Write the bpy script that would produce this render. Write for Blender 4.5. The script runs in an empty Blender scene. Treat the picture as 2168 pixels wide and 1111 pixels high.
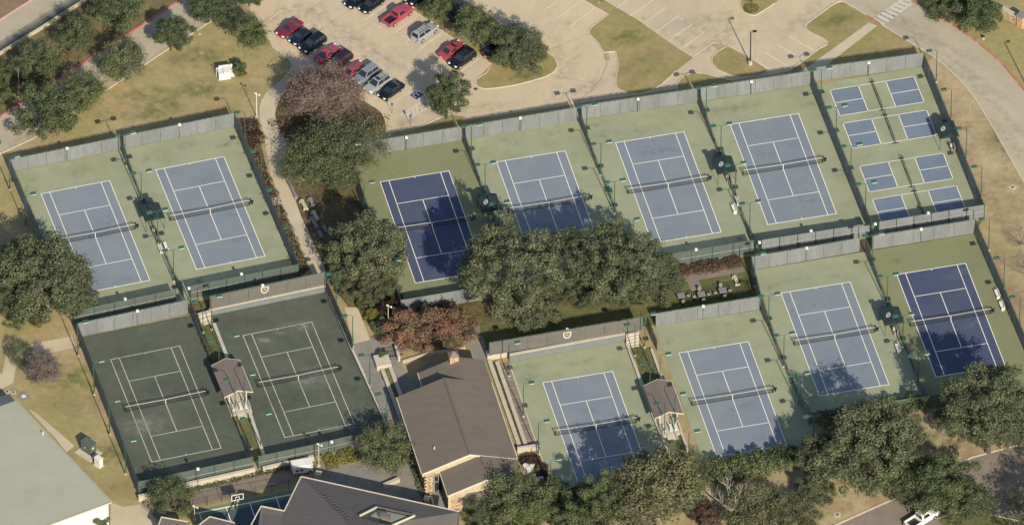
import bpy, math, random
import numpy as np
from mathutils import Vector, Matrix
from mathutils.geometry import tessellate_polygon
R = math.radians
random.seed(7)
scn = bpy.context.scene
COL = scn.collection

# ------------------------------------------------------------------ camera
DEP, DIST, FPX, ROLL = R(42.556466), 2346.0, 32196.43, R(0.144167)
_rt = Vector((1, 0, 0)); FW = Vector((0, math.cos(DEP), -math.sin(DEP))); _up = Vector((0, math.sin(DEP), math.cos(DEP)))
RT = _rt * math.cos(ROLL) + _up * math.sin(ROLL)
UP = -_rt * math.sin(ROLL) + _up * math.cos(ROLL)
CAM = Vector((0, -DIST * math.cos(DEP), DIST * math.sin(DEP)))
cd = bpy.data.cameras.new('camera'); co = bpy.data.objects.new('camera', cd); COL.objects.link(co)
cd.sensor_width = 36; cd.lens = FPX / 2168 * 36
cd.clip_start = 10; cd.clip_end = 9000
mw = Matrix.Identity(4)
for i in range(3):
    mw[i][0] = RT[i]; mw[i][1] = UP[i]; mw[i][2] = -FW[i]; mw[i][3] = CAM[i]
co.matrix_world = mw
scn.camera = co

# ------------------------------------------------------------------ light
SUN_EL, SUN_AZ = 31.3, 17.4
w = bpy.data.worlds.new('World'); scn.world = w; w.use_nodes = True
nt = w.node_tree; bg = nt.nodes['Background']
sky = nt.nodes.new('ShaderNodeTexSky'); sky.sky_type = 'NISHITA'; sky.sun_disc = False
sky.sun_elevation = R(SUN_EL); sky.sun_rotation = R(180 - SUN_AZ)
nt.links.new(sky.outputs[0], bg.inputs[0]); bg.inputs[1].default_value = 0.10
sd = bpy.data.lights.new('sun', 'SUN'); sd.energy = 4.2; sd.angle = R(0.5); sd.color = (1.0, 0.91, 0.74)
so = bpy.data.objects.new('sun', sd); COL.objects.link(so)
sdir = Vector((math.sin(R(SUN_AZ)) * math.cos(R(SUN_EL)), -math.cos(R(SUN_AZ)) * math.cos(R(SUN_EL)), math.sin(R(SUN_EL))))
so.rotation_euler = sdir.to_track_quat('Z', 'Y').to_euler(); so.location = (0, 0, 200)
vs = scn.view_settings; vs.view_transform = 'Standard'; vs.look = 'None'; vs.gamma = 1; vs.exposure = 0.58
try: vs.use_curve_mapping = False
except Exception: pass
scn.cycles.max_bounces = 6; scn.cycles.transparent_max_bounces = 24

def P(u, v, z=0.0):
    """the point of the place on the level z that the survey photograph shows at (u, v)"""
    q = FW * FPX + RT * (u - 1084) - UP * (v - 555.5)
    return CAM + q * ((z - CAM.z) / q.z)

def PP(pts, z=0.0): return [P(u, v, z) for u, v in pts]

# ------------------------------------------------------------------ materials
MATS = {}
def mat(name, col, rough=0.8, var=0.12, scale=1.0, bump=0.0, col2=None, mix_scale=0.3, mix_lo=0.42, mix_hi=0.6,
        metal=0.0, spec=0.3, island=0.0, alpha=1.0, stretch=None, detail_col=None, detail_scale=4.0, trans=0.0, world=True, fine=0.0, objvar=0.0, cracks=0.0):
    m = bpy.data.materials.new(name); m.use_nodes = True; n = m.node_tree.nodes; l = m.node_tree.links
    b = n['Principled BSDF']; b.inputs['Roughness'].default_value = rough; b.inputs['Metallic'].default_value = metal
    b.inputs['Specular IOR Level'].default_value = spec
    if world: src = n.new('ShaderNodeNewGeometry').outputs['Position']
    else: src = n.new('ShaderNodeTexCoord').outputs['Object']
    if stretch:
        mp = n.new('ShaderNodeMapping'); mp.inputs['Rotation'].default_value = (0, 0, stretch[0]); mp.inputs['Scale'].default_value = stretch[1]
        l.new(src, mp.inputs[0]); src = mp.outputs[0]
    def noise(sc, det=4.0, ro=0.6):
        t = n.new('ShaderNodeTexNoise'); t.inputs['Scale'].default_value = sc; t.inputs['Detail'].default_value = det
        t.inputs['Roughness'].default_value = ro; l.new(src, t.inputs['Vector']); return t.outputs['Fac']
    def ramp(f, a, c):
        mr = n.new('ShaderNodeMapRange'); mr.inputs[1].default_value = a; mr.inputs[2].default_value = c; l.new(f, mr.inputs[0]); return mr.outputs[0]
    def mix(f, A, B, mode='MIX'):
        x = n.new('ShaderNodeMix'); x.data_type = 'RGBA'; x.blend_type = mode
        if isinstance(f, float): x.inputs[0].default_value = f
        else: l.new(f, x.inputs[0])
        for i, q in ((6, A), (7, B)):
            if isinstance(q, tuple): x.inputs[i].default_value = (*q, 1)
            else: l.new(q, x.inputs[i])
        return x.outputs[2]
    c = col
    if col2: c = mix(ramp(noise(mix_scale, 5.0, 0.62), mix_lo, mix_hi), col, col2)
    if detail_col: c = mix(ramp(noise(detail_scale, 4.0, 0.7), 0.5, 0.72), c, detail_col)
    if var:
        f = ramp(noise(scale, 6.0, 0.65), 0.28, 0.72)
        lo = (1 - var,) * 3; hi = (1 + var,) * 3
        c = mix(1.0, c, mix(f, lo, hi), 'MULTIPLY')
    if fine:
        f = ramp(noise(5.5, 2.0, 0.9), 0.3, 0.7)
        c = mix(1.0, c, mix(f, (1 - fine,) * 3, (1 + fine,) * 3), 'MULTIPLY')
    if island:
        g = n.new('ShaderNodeNewGeometry')
        c = mix(1.0, c, mix(g.outputs['Random Per Island'], (1 - island,) * 3, (1 + island * .85, 1 + island, 1 + island * .8)), 'MULTIPLY')
    if objvar:
        oi = n.new('ShaderNodeObjectInfo'); c = mix(1.0, c, mix(oi.outputs['Random'], (1 - objvar, 1 - objvar * .8, 1 - objvar), (1 + objvar, 1 + objvar * .8, 1 + objvar * .6)), 'MULTIPLY')
    if cracks:
        vo = n.new('ShaderNodeTexVoronoi'); vo.feature = 'DISTANCE_TO_EDGE'; vo.inputs['Scale'].default_value = cracks
        wp = n.new('ShaderNodeVectorMath'); wp.operation = 'MULTIPLY_ADD'; tn = n.new('ShaderNodeTexNoise'); tn.inputs['Scale'].default_value = .6; l.new(src, tn.inputs['Vector'])
        l.new(tn.outputs['Color'], wp.inputs[0]); wp.inputs[1].default_value = (2.5, 2.5, 0); l.new(src, wp.inputs[2]); l.new(wp.outputs[0], vo.inputs['Vector'])
        f = ramp(vo.outputs['Distance'], 0.0, cracks * .09); c = mix(1.0, c, mix(f, (.93, .925, .92), (1.0, 1.0, 1.0)), 'MULTIPLY')
    if isinstance(c, tuple): b.inputs['Base Color'].default_value = (*c, 1)
    else: l.new(c, b.inputs['Base Color'])
    if bump:
        bp = n.new('ShaderNodeBump'); bp.inputs['Strength'].default_value = bump; bp.inputs['Distance'].default_value = 0.05
        l.new(noise(scale * 6, 3.0), bp.inputs['Height']); l.new(bp.outputs[0], b.inputs['Normal'])
    if alpha < 1: b.inputs['Alpha'].default_value = alpha
    if trans:
        out = n['Material Output']; tr = n.new('ShaderNodeBsdfTranslucent'); ms = n.new('ShaderNodeMixShader'); ms.inputs[0].default_value = trans
        if isinstance(c, tuple): tr.inputs[0].default_value = (*c, 1)
        else: l.new(c, tr.inputs[0])
        l.new(b.outputs[0], ms.inputs[1]); l.new(tr.outputs[0], ms.inputs[2]); l.new(ms.outputs[0], out.inputs[0])
    MATS[name] = m
    return m

grass = mat('dry_lawn', (0.271, 0.231, 0.107), 0.95, 0.16, 0.9, 0.3, (0.345, 0.259, 0.146), 0.07, 0.4, 0.62, detail_col=(0.235, 0.210, 0.102), detail_scale=0.35, fine=0.14, spec=0.05)
grass_right = mat('straw_lawn', (0.373, 0.295, 0.186), 0.95, 0.16, 0.9, 0.3, (0.296, 0.241, 0.133), 0.11, 0.42, 0.6, detail_col=(0.253, 0.158, 0.106), detail_scale=0.25, fine=0.16, spec=0.05)
grass_lot = mat('island_lawn', (0.235, 0.204, 0.087), 0.95, 0.14, 0.8, 0.3, (0.292, 0.222, 0.112), 0.15, 0.45, 0.62, fine=0.12, spec=0.05)
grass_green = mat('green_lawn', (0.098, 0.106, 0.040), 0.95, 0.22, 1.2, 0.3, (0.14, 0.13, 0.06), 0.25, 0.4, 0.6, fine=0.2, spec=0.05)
turf = mat('turf', (0.055, 0.066, 0.025), 0.95, 0.18, 1.2, 0.2, (0.08, 0.085, 0.035), 0.3, fine=0.15, spec=0.05)
mulch = mat('mulch', (0.105, 0.07, 0.046), 0.95, 0.4, 1.5, 0.6, (0.15, 0.12, 0.05), 0.25, 0.42, 0.55, detail_col=(0.05, 0.035, 0.03), detail_scale=1.3, fine=0.2, spec=0.05)
shade_soil = mat('shaded_ground', (0.10, 0.075, 0.045), 0.95, 0.35, 1.1, 0.5, (0.13, 0.105, 0.05), 0.25, fine=0.2, spec=0.05)  # dark ground tone with shade put into its colour
conc = mat('lot_concrete', (0.489, 0.395, 0.272), 0.85, 0.06, 0.35, 0.05, (0.434, 0.349, 0.247), 0.045, 0.4, 0.62, detail_col=(0.440, 0.349, 0.247), detail_scale=0.5, fine=0.035, stretch=(R(-47), (1, 0.35, 1)), cracks=0.09)
road = mat('road_concrete', (0.393, 0.333, 0.242), 0.85, 0.06, 0.3, 0.05, (0.346, 0.297, 0.218), 0.06, 0.4, 0.62, fine=0.04, cracks=0.12)
walk = mat('walk_concrete', (0.470, 0.392, 0.281), 0.85, 0.08, 0.8, 0.05, (0.414, 0.343, 0.245), 0.2, fine=0.06)
asphalt = mat('drive_concrete', (0.215, 0.18, 0.145), 0.9, 0.08, 0.6, 0.08, (0.19, 0.16, 0.13), 0.2, fine=0.06, cracks=0.2)
paver = mat('paver', (0.20, 0.185, 0.165), 0.85, 0.12, 0.9, 0.08, (0.235, 0.21, 0.18), 0.35, fine=0.12)
paver_brown = mat('brown_paver', (0.215, 0.165, 0.125), 0.85, 0.1, 0.9, 0.08, (0.19, 0.155, 0.125), 0.3, fine=0.1)
kerbm = mat('kerb_concrete', (0.47, 0.41, 0.31), 0.85, 0.15, 1.2, fine=0.1)
kerb_red = mat('red_kerb', (0.42, 0.10, 0.085), 0.8, 0.25, 1.6, 0, (0.40, 0.24, 0.19), 1.2, 0.48, 0.62)
cgreen = mat('court_green', (0.272, 0.289, 0.184), 0.85, 0.08, 0.35, 0.03, (0.247, 0.267, 0.175), 0.08, 0.4, 0.6, detail_col=(0.234, 0.244, 0.153), detail_scale=0.16, fine=0.035, spec=0.15)
colive = mat('court_olive', (0.198, 0.206, 0.112), 0.85, 0.05, 0.25, 0.03, (0.182, 0.192, 0.106), 0.08, 0.4, 0.6, fine=0.035, spec=0.15)
cblue = mat('court_blue', (0.178, 0.205, 0.248), 0.82, 0.05, 0.3, 0.03, (0.189, 0.218, 0.239), 0.12, 0.42, 0.58, detail_col=(0.166, 0.186, 0.225), detail_scale=0.6, fine=0.03, spec=0.15, objvar=0.035)
cblue_deep = mat('pickle_blue', (0.142, 0.179, 0.244), 0.82, 0.06, 0.5, 0.03, (0.159, 0.194, 0.239), 0.3, fine=0.03, spec=0.15, objvar=0.04)
cnavy = mat('court_navy', (0.058, 0.072, 0.128), 0.8, 0.08, 0.4, 0.03, (0.066, 0.080, 0.130), 0.15, fine=0.04, spec=0.15, objvar=.03)
clay = mat('green_clay', (0.084, 0.096, 0.074), 0.95, 0.12, 0.5, 0.05, (0.096, 0.107, 0.084), 0.10, 0.4, 0.6, detail_col=(0.075, 0.082, 0.066), detail_scale=0.22, fine=0.09, spec=0.05)
linem = mat('court_paint', (0.72, 0.70, 0.62), 0.7, 0.05, 1.0)
line_worn = mat('worn_line', (0.42, 0.41, 0.33), 0.8, 0.2, 1.5)
stall = mat('stall_paint', (0.62, 0.58, 0.50), 0.8, 0.12, 1.2)
walkpaint = mat('crossing_paint', (0.47, 0.44, 0.38), 0.8, 0.1, 1.2)
screen = mat('windscreen', (0.191, 0.200, 0.201), 0.9, 0.16, 1.4, 0, (0.159, 0.169, 0.171), 0.35, 0.4, 0.6, fine=0.12, alpha=0.96, stretch=(0, (1, 1, 0.25)), spec=0.1, objvar=0.03)
screen_low = mat('dark_mesh', (0.035, 0.045, 0.045), 0.9, 0.2, 1.4, alpha=0.6, spec=0.1)
screen_green = mat('green_windscreen', (0.10, 0.118, 0.105), 0.9, 0.12, 1.2, fine=0.08, alpha=0.86, spec=0.1, objvar=0.03)
screen_taupe = mat('taupe_windscreen', (0.135, 0.122, 0.105), 0.9, 0.1, 1.0, 0, (0.118, 0.116, 0.108), 0.3, fine=0.06, alpha=0.97, spec=0.1)
postm = mat('post_green', (0.035, 0.085, 0.06), 0.5, 0.1, 2, spec=0.4)
postd = mat('post_dark', (0.02, 0.028, 0.026), 0.5, 0.1, 2, spec=0.4)
railm = mat('rail_galvanised', (0.30, 0.32, 0.29), 0.5, 0.1, 2)
lampg = mat('lamp_green', (0.035, 0.095, 0.068), 0.45, 0.1, 3, spec=0.5)
lens = mat('lamp_lens', (0.38, 0.48, 0.42), 0.25, 0.05, 3, spec=0.6)
white = mat('white_paint', (0.62, 0.60, 0.55), 0.5, 0.06, 3)
cream = mat('cream_stone', (0.42, 0.38, 0.28), 0.8, 0.12, 3, fine=0.1)
copem = mat('coping_stone', (0.44, 0.39, 0.31), 0.8, 0.14, 1.5, fine=0.1)
stonegrey = mat('grey_concrete', (0.19, 0.185, 0.18), 0.85, 0.12, 1.5, fine=0.1)
retain = mat('wall_blue_grey', (0.15, 0.165, 0.155), 0.85, 0.12, 1.0, fine=0.1)
netm = mat('net_black', (0.03, 0.032, 0.034), 0.8, 0, alpha=0.3)
black = mat('black_metal', (0.014, 0.015, 0.017), 0.4, 0.0, spec=0.5)
canvas = mat('canopy_canvas', (0.022, 0.036, 0.036), 0.75, 0.18, 1.5, spec=0.2)
shingle = mat('brown_shingle', (0.155, 0.127, 0.102), 0.9, 0.1, 1.2, 0.2, (0.139, 0.118, 0.097), 0.3, fine=0.12, stretch=(R(13.6), (0.5, 3.0, 3.0)), spec=0.1)
shingle_hut = mat('hut_shingle', (0.164, 0.134, 0.116), 0.9, 0.1, 1.2, 0.2, fine=0.12, stretch=(R(13.6), (0.5, 3.0, 3.0)), spec=0.1)
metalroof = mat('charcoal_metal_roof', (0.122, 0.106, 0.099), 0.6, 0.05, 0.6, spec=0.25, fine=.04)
metalroof2 = mat('lit_taupe_roof', (0.155, 0.132, 0.108), 0.6, 0.06, 0.6, spec=0.4)  # charcoal roof paled to paint the sunlit hip; the porch roof shares it
sageroof = mat('sage_metal_roof', (0.330, 0.330, 0.257), 0.7, 0.04, 0.3, 0, (0.316, 0.318, 0.243), 0.1, fine=0.02, spec=0.1)
sagedark = mat('shaded_sage_roof', (0.20, 0.235, 0.215), 0.6, 0.06, 0.5, spec=0.2)  # sage roof darkened to paint the shading of its other slope
brickm = mat('stone_block', (0.42, 0.30, 0.19), 0.85, 0.3, 3.0, 0.3, (0.30, 0.19, 0.12), 2.5, 0.45, 0.6, fine=0.2, objvar=0.2)
brick2 = mat('pale_stone_block', (0.43, 0.35, 0.24), 0.85, 0.2, 3.0, 0.3, fine=0.15)
mortar = mat('mortar', (0.36, 0.30, 0.22), 0.9, 0.2, 3)
trimc = mat('cream_trim', (0.55, 0.49, 0.38), 0.6, 0.05, 2)
framegreen = mat('sage_frame', (0.22, 0.27, 0.22), 0.6, 0.05, 2)
glass = mat('dark_glass', (0.02, 0.028, 0.035), 0.08, 0, spec=0.8)
foldg = mat('warm_board', (0.30, 0.22, 0.14), 0.8, 0.2, 2)
bark = mat('bark', (0.10, 0.075, 0.055), 0.9, 0.3, 3, world=False)
barkpale = mat('pale_bark', (0.33, 0.28, 0.21), 0.9, 0.25, 3, world=False)
leafA = mat('oak_leaf', (0.118, 0.140, 0.068), 0.62, 0.24, 0.5, 0, (0.095, 0.115, 0.058), 0.14, island=0.42, trans=0.32, spec=0.25, objvar=0.16)
leafB = mat('live_oak_leaf', (0.134, 0.148, 0.081), 0.62, 0.28, 0.5, 0, (0.110, 0.119, 0.072), 0.2, island=0.45, trans=0.32, spec=0.25, objvar=0.15)
leafC = mat('elm_leaf', (0.144, 0.161, 0.078), 0.62, 0.24, 0.5, 0, (0.117, 0.132, 0.068), 0.2, island=0.42, trans=0.32, spec=0.25, objvar=0.16)
leafR = mat('russet_leaf', (0.258, 0.138, 0.100), 0.7, 0.25, 0.5, 0, (0.189, 0.138, 0.090), 0.3, island=0.45, trans=0.3, spec=0.15, objvar=0.12)
leafP = mat('purple_leaf', (0.068, 0.040, 0.032), 0.7, 0.3, 0.5, island=0.5, trans=0.15, spec=0.15)
leafRust = mat('rust_leaf', (0.11, 0.066, 0.05), 0.7, 0.3, 0.5, island=0.5, trans=0.15, spec=0.15)
leafScr = mat('brown_scrub', (0.105, 0.085, 0.055), 0.7, 0.35, 0.9, 0, (0.13, 0.075, 0.055), 0.5, island=0.5, trans=0.15, spec=0.15)
leafY = mat('yellow_leaf', (0.20, 0.185, 0.05), 0.7, 0.3, 0.5, island=0.4, trans=0.3, spec=0.15)
white_wood = mat('dead_wood', (.42, .38, .31), .9, .15, 2)
leafS = mat('scrub_leaf', (0.142, 0.147, 0.075), 0.65, 0.25, 0.4, 0, (0.162, 0.147, 0.090), 0.3, island=0.45, trans=0.32, spec=0.2, objvar=0.2)
twigm = mat('bare_twig', (0.176, 0.124, 0.105), 0.9, 0.25, 0.5, island=0.35, spec=0.05)
twigp = mat('purple_twig', (0.17, 0.125, 0.115), 0.9, 0.25, 0.5, island=0.35, spec=0.05)
tyre = mat('tyre_rubber', (0.015, 0.015, 0.016), 0.8, 0)
chrome = mat('wheel_alloy', (0.55, 0.55, 0.55), 0.3, 0, metal=0.6)
headl = mat('headlight_glass', (0.75, 0.75, 0.70), 0.2, 0, spec=0.6)
taill = mat('tail_glass', (0.45, 0.02, 0.02), 0.25, 0, spec=0.6)
ada = mat('blue_paint', (0.04, 0.07, 0.18), 0.8, 0.1, 2)  # blue darkened to carry the tree shade over the bay marking
boxgreen = mat('cabinet_green', (0.085, 0.105, 0.085), 0.55, 0.06, 2, spec=0.3)
polew = mat('pole_beige', (0.44, 0.41, 0.31), 0.6, 0.08, 2)
wood = mat('weathered_wood', (0.20, 0.17, 0.13), 0.9, 0.2, 3)
benchw = mat('bench_white', (0.66, 0.63, 0.57), 0.6, 0.06, 3)
slateblue = mat('stone_slab', (0.26, 0.25, 0.235), 0.8, 0.12, 3)
sportg = mat('sport_green', (0.15, 0.185, 0.105), 0.85, 0.06, 0.5, fine=0.04)
sportn = mat('shaded_sport_blue', (0.06, 0.085, 0.10), 0.85, 0.06, 0.5, fine=0.04)  # court blue darkened to carry the hall's shade

# ------------------------------------------------------------------ builders
def tag(o, label=None, cat=None, group=None, kind=None):
    if label: o['label'] = label
    if cat: o['category'] = cat
    if group: o['group'] = group
    if kind: o['kind'] = kind
    return o

def T(name, label, cat, loc=(0, 0, 0), rz=0.0, group=None):
    o = bpy.data.objects.new(name, None); COL.objects.link(o); o.empty_display_size = 0.3
    o.location = loc; o.rotation_euler = (0, 0, rz)
    return tag(o, label, cat, group)

class MB:
    def __init__(s): s.v = []; s.f = []; s.m = []; s.cm = 0
    def add(s, vs, fs):
        k = len(s.v); s.v += [tuple(a) for a in vs]; s.f += [tuple(i + k for i in f) for f in fs]; s.m += [s.cm] * len(fs); return s
    def box(s, c, d, rz=0.0, taper=1.0, shear=(0, 0)):
        x, y, z = d[0] / 2, d[1] / 2, d[2] / 2; cs, sn = math.cos(rz), math.sin(rz); vs = []
        for k, t in ((-1, 1.0), (1, taper)):
            for a, b in ((-1, -1), (1, -1), (1, 1), (-1, 1)):
                px, py = a * x * t, b * y * t
                if k == 1: px += shear[0]; py += shear[1]
                vs.append((c[0] + px * cs - py * sn, c[1] + px * sn + py * cs, c[2] + k * z))
        return s.add(vs, [(3, 2, 1, 0), (4, 5, 6, 7), (0, 1, 5, 4), (1, 2, 6, 5), (2, 3, 7, 6), (3, 0, 4, 7)])
    def hexa(s, bot, top):
        return s.add(list(bot) + list(top), [(3, 2, 1, 0), (4, 5, 6, 7), (0, 1, 5, 4), (1, 2, 6, 5), (2, 3, 7, 6), (3, 0, 4, 7)])
    def prism(s, pts, z0, z1):
        n = len(pts); vs = [(p[0], p[1], z0) for p in pts] + [(p[0], p[1], z1) for p in pts]
        tri = tessellate_polygon([[Vector((p[0], p[1], 0)) for p in pts]])
        fs = [(a + n, b + n, c + n) for a, b, c in tri] + [(c, b, a) for a, b, c in tri]
        fs += [(i, (i + 1) % n, (i + 1) % n + n, i + n) for i in range(n)]
        return s.add(vs, fs)
    def tube(s, a, b, r0, r1=None, n=6, cap=True):
        a = Vector(a); b = Vector(b); r1 = r0 if r1 is None else r1; d = (b - a)
        if d.length < 1e-6: return s
        d.normalize(); x = d.orthogonal().normalized(); y = d.cross(x); vs = []
        for p, r in ((a, r0), (b, r1)):
            for i in range(n):
                t = 2 * math.pi * i / n; vs.append(p + (x * math.cos(t) + y * math.sin(t)) * r)
        fs = [(i, (i + 1) % n, (i + 1) % n + n, i + n) for i in range(n)]
        if cap: fs += [tuple(range(n - 1, -1, -1)), tuple(range(n, 2 * n))]
        return s.add(vs, fs)
    def path(s, pts, r, n=6):
        for a, b in zip(pts, pts[1:]): s.tube(a, b, r, r, n)
        return s
    def mesh(s, name, mats):
        me = bpy.data.meshes.new(name); me.from_pydata(s.v, [], s.f)
        for m in (mats if isinstance(mats, (list, tuple)) else [mats]): me.materials.append(m)
        if any(s.m): me.polygons.foreach_set('material_index', s.m)
        me.update(); return me
    def build(s, name, mats, parent=None, loc=None, rz=None):
        return obj(name, s.mesh(name, mats), parent, loc, rz)

def obj(name, me, parent=None, loc=None, rz=None, scale=None):
    o = bpy.data.objects.new(name, me); COL.objects.link(o)
    if parent: o.parent = parent
    if loc is not None: o.location = loc
    if rz is not None: o.rotation_euler = (0, 0, rz)
    if scale is not None: o.scale = scale
    return o

def copy_tree(o, parent=None):
    c = o.copy(); COL.objects.link(c); c.parent = parent
    for ch in list(o.children): copy_tree(ch, c)
    return c

def sheet(name, pts, z, m, px=True, kind='structure', parent=None):
    p = PP(pts, z) if px else [Vector((a[0], a[1], z)) for a in pts]
    tri = tessellate_polygon([[Vector((q.x, q.y, 0)) for q in p]])
    fs = []
    for a, b, c in tri:
        n = (p[b] - p[a]).cross(p[c] - p[a]); fs.append((a, b, c) if n.z > 0 else (a, c, b))
    mb = MB(); mb.add(p, fs); o = mb.build(name, m, parent)
    if kind: o['kind'] = kind
    return o

def smooth(pts, n=3, closed=False):
    out = []; N = len(pts); rng = range(N) if closed else range(N - 1)
    for i in rng:
        p0 = pts[(i - 1) % N] if closed or i > 0 else pts[i]; p1 = pts[i]; p2 = pts[(i + 1) % N]
        p3 = pts[(i + 2) % N] if closed or i + 2 < N else p2
        for k in range(n):
            t = k / n; t2 = t * t; t3 = t2 * t
            out.append(tuple(0.5 * (2 * b + (c - a) * t + (2 * a - 5 * b + 4 * c - d) * t2 + (3 * b - a - 3 * c + d) * t3) for a, b, c, d in zip(p0, p1, p2, p3)))
    if not closed: out.append(tuple(pts[-1]))
    return out

def strip_mesh(mb, p, wd, z0, z1, closed=False):
    n = len(p); L = []; Rr = []
    for i in range(n):
        a = p[(i - 1) % n] if closed or i > 0 else p[i]; b = p[(i + 1) % n] if closed or i < n - 1 else p[i]
        d = Vector((b[0] - a[0], b[1] - a[1])); d = d.normalized() if d.length else Vector((1, 0)); nn = Vector((-d.y, d.x)) * wd / 2
        L.append((p[i][0] + nn.x, p[i][1] + nn.y)); Rr.append((p[i][0] - nn.x, p[i][1] - nn.y))
    for i in range(n if closed else n - 1):
        j = (i + 1) % n
        mb.hexa([(*L[i], z0), (*Rr[i], z0), (*Rr[j], z0), (*L[j], z0)], [(*L[i], z1), (*Rr[i], z1), (*Rr[j], z1), (*L[j], z1)])

def kerb(pts, m=None, wd=0.16, h=0.13, closed=False, sm=0):
    q = smooth(pts, sm, closed) if sm else pts
    mb = MB(); strip_mesh(mb, PP(q), wd, -0.02, h, closed); o = mb.build('kerb', m or kerbm); o['kind'] = 'structure'; return o

# ------------------------------------------------------------------ ground
def big(name, z, m, ext=1500):
    return sheet(name, [(-ext, -ext), (ext, -ext), (ext, ext), (-ext, ext)], z, m, px=False)
big('ground', 0.0, grass)
Z1, Z2, Z3, Z4 = 0.03, 0.06, 0.09, 0.12
lot_out = [(540, 30), (577, 100), (612, 127), (660, 170), (720, 195), (778, 218), (806, 237), (817, 262), (817, 285), (900, 268), (1590, 165), (1640, 158), (1673, 150),
           (1753, 90), (1713, 68), (1706, 58), (1711, 49), (1765, 10), (1783, 4), (1800, 12), (1851, 43), (1938, 97), (1975, 120), (2011, 150), (2051, 193), (2091, 253), (2128, 317),
           (2158, 370), (2180, 415), (2230, 560), (2420, 560), (2300, 380), (2230, 270), (2168, 192), (2118, 133), (2068, 90), (2018, 55), (1951, 15), (1900, -20), (1800, -90), (560, -260), (440, -80)]
lot = sheet('parking_lot', lot_out, Z1, conc)
sheet('road', [(1783, 4), (1800, 12), (1851, 43), (1938, 97), (1975, 120), (2011, 150), (2051, 193), (2091, 253), (2128, 317), (2158, 370), (2180, 415), (2230, 560), (2420, 560),
      (2300, 380), (2230, 270), (2168, 192), (2118, 133), (2068, 90), (2018, 55), (1951, 15), (1900, -20)], Z2, road)
kerb([(540, 30), (577, 100), (612, 127)])
kerb([(778, 218), (806, 237), (817, 262), (817, 280)], sm=3)
kerb([(1735, 103), (1753, 90), (1713, 68), (1706, 58), (1711, 49), (1765, 10), (1783, 4), (1800, 12), (1835, 33)], sm=3)
kerb([(1835, 33), (1851, 43), (1868, 54)], kerb_red)
kerb([(1868, 54), (1938, 97), (1975, 120), (2011, 150), (2051, 193), (2091, 253), (2128, 317), (2158, 370), (2180, 415), (2230, 560)], sm=3)
kerb([(1930, 5), (1951, 15), (2018, 55), (2068, 90), (2118, 133), (2168, 192), (2230, 270)], kerb_red, wd=0.25, sm=4)
kerb([(1673, 150), (1735, 103)])
sheet('lawn', [(1673, 152), (1753, 91), (1714, 68), (1707, 58), (1712, 49), (1765, 11), (1783, 5), (1800, 13), (1851, 44), (1938, 98), (1975, 121), (2011, 151), (2051, 194), (2091, 254),
      (2128, 318), (2158, 371), (2180, 416), (2230, 560), (2300, 900), (2160, 745), (2085, 450), (1958, 140), (1735, 180)], 0.015, grass_lot)
sheet('verge', [(1975, 121), (2011, 151), (2051, 194), (2091, 254), (2128, 318), (2158, 371), (2180, 416), (2230, 560), (2330, 900), (2190, 900), (2168, 745), (2085, 455), (1958, 140)], 0.022, grass_right)
med = [(800, -30), (838, -2), (905, 44), (960, 83), (1040, 137), (1010, 168), (1009, 181), (1028, 189), (1090, 181), (1155, 163), (1175, 150), (1180, 138), (1172, 122), (1140, 100), (1100, 75), (880, -60)]
sheet('median', med, Z2, grass_lot); kerb(med[1:13], sm=2)
isl = [(1200, -25), (1233, 0), (1288, 32), (1255, 56), (1247, 65), (1250, 76), (1267, 93), (1278, 112), (1303, 110), (1309, 140), (1304, 165), (1305, 183), (1315, 193), (1340, 199), (1365, 197), (1400, 180), (1430, 152), (1468, 122),
       (1440, 105), (1347, 40), (1270, -5), (1240, -30)]
sheet('grass_island', isl, Z2, grass_lot); kerb(isl[:9]); kerb(isl[8:17], sm=2); kerb(isl[17:])
sheet('ramp', [(1278, 113), (1289, 113), (1291, 129), (1281, 128)], Z3, mat('ramp_brick', (0.34, 0.235, 0.17), 0.9, 0.15, 2))
isl3 = [(1540, 98), (1580, 118), (1628, 150), (1605, 163), (1570, 164), (1545, 160), (1520, 149), (1507, 134), (1508, 121), (1520, 110)]
sheet('grass_island', isl3, Z2, grass_lot); kerb(isl3, closed=True)
sheet('ramp', [(1510, 96), (1522, 93), (1537, 98), (1520, 106)], Z3, MATS['ramp_brick'])
isl4 = [(1433, 192), (1435, 174), (1450, 160), (1472, 155), (1495, 157), (1518, 164), (1550, 172), (1552, 176), (1470, 196)]
sheet('grass_island', isl4, Z2, grass_lot); kerb(isl4[:7])
isl5 = [(1568, -5), (1568, 12), (1574, 26), (1590, 33), (1604, 31), (1640, 8), (1680, -30), (1570, -60)]
sheet('grass_island', isl5, Z2, grass_lot); kerb(isl5[:6], sm=3)
isl6 = [(893, 268), (905, 263), (955, 243), (985, 247), (970, 262), (900, 274)]
sheet('grass_island', isl6, Z2, grass_lot); kerb([(893, 268), (905, 262), (930, 250)])
sheet('path', [(1839, 48), (1858, 55), (1752, 137), (1700, 180), (1640, 180), (1712, 141)], Z2, walk)
sheet('mulch_ring', [(P(1590, 18).x + 1.3 * math.cos(a / 8 * 6.283), P(1590, 18).y + 1.3 * math.sin(a / 8 * 6.283)) for a in range(8)], Z3, mulch, px=False)
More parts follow.
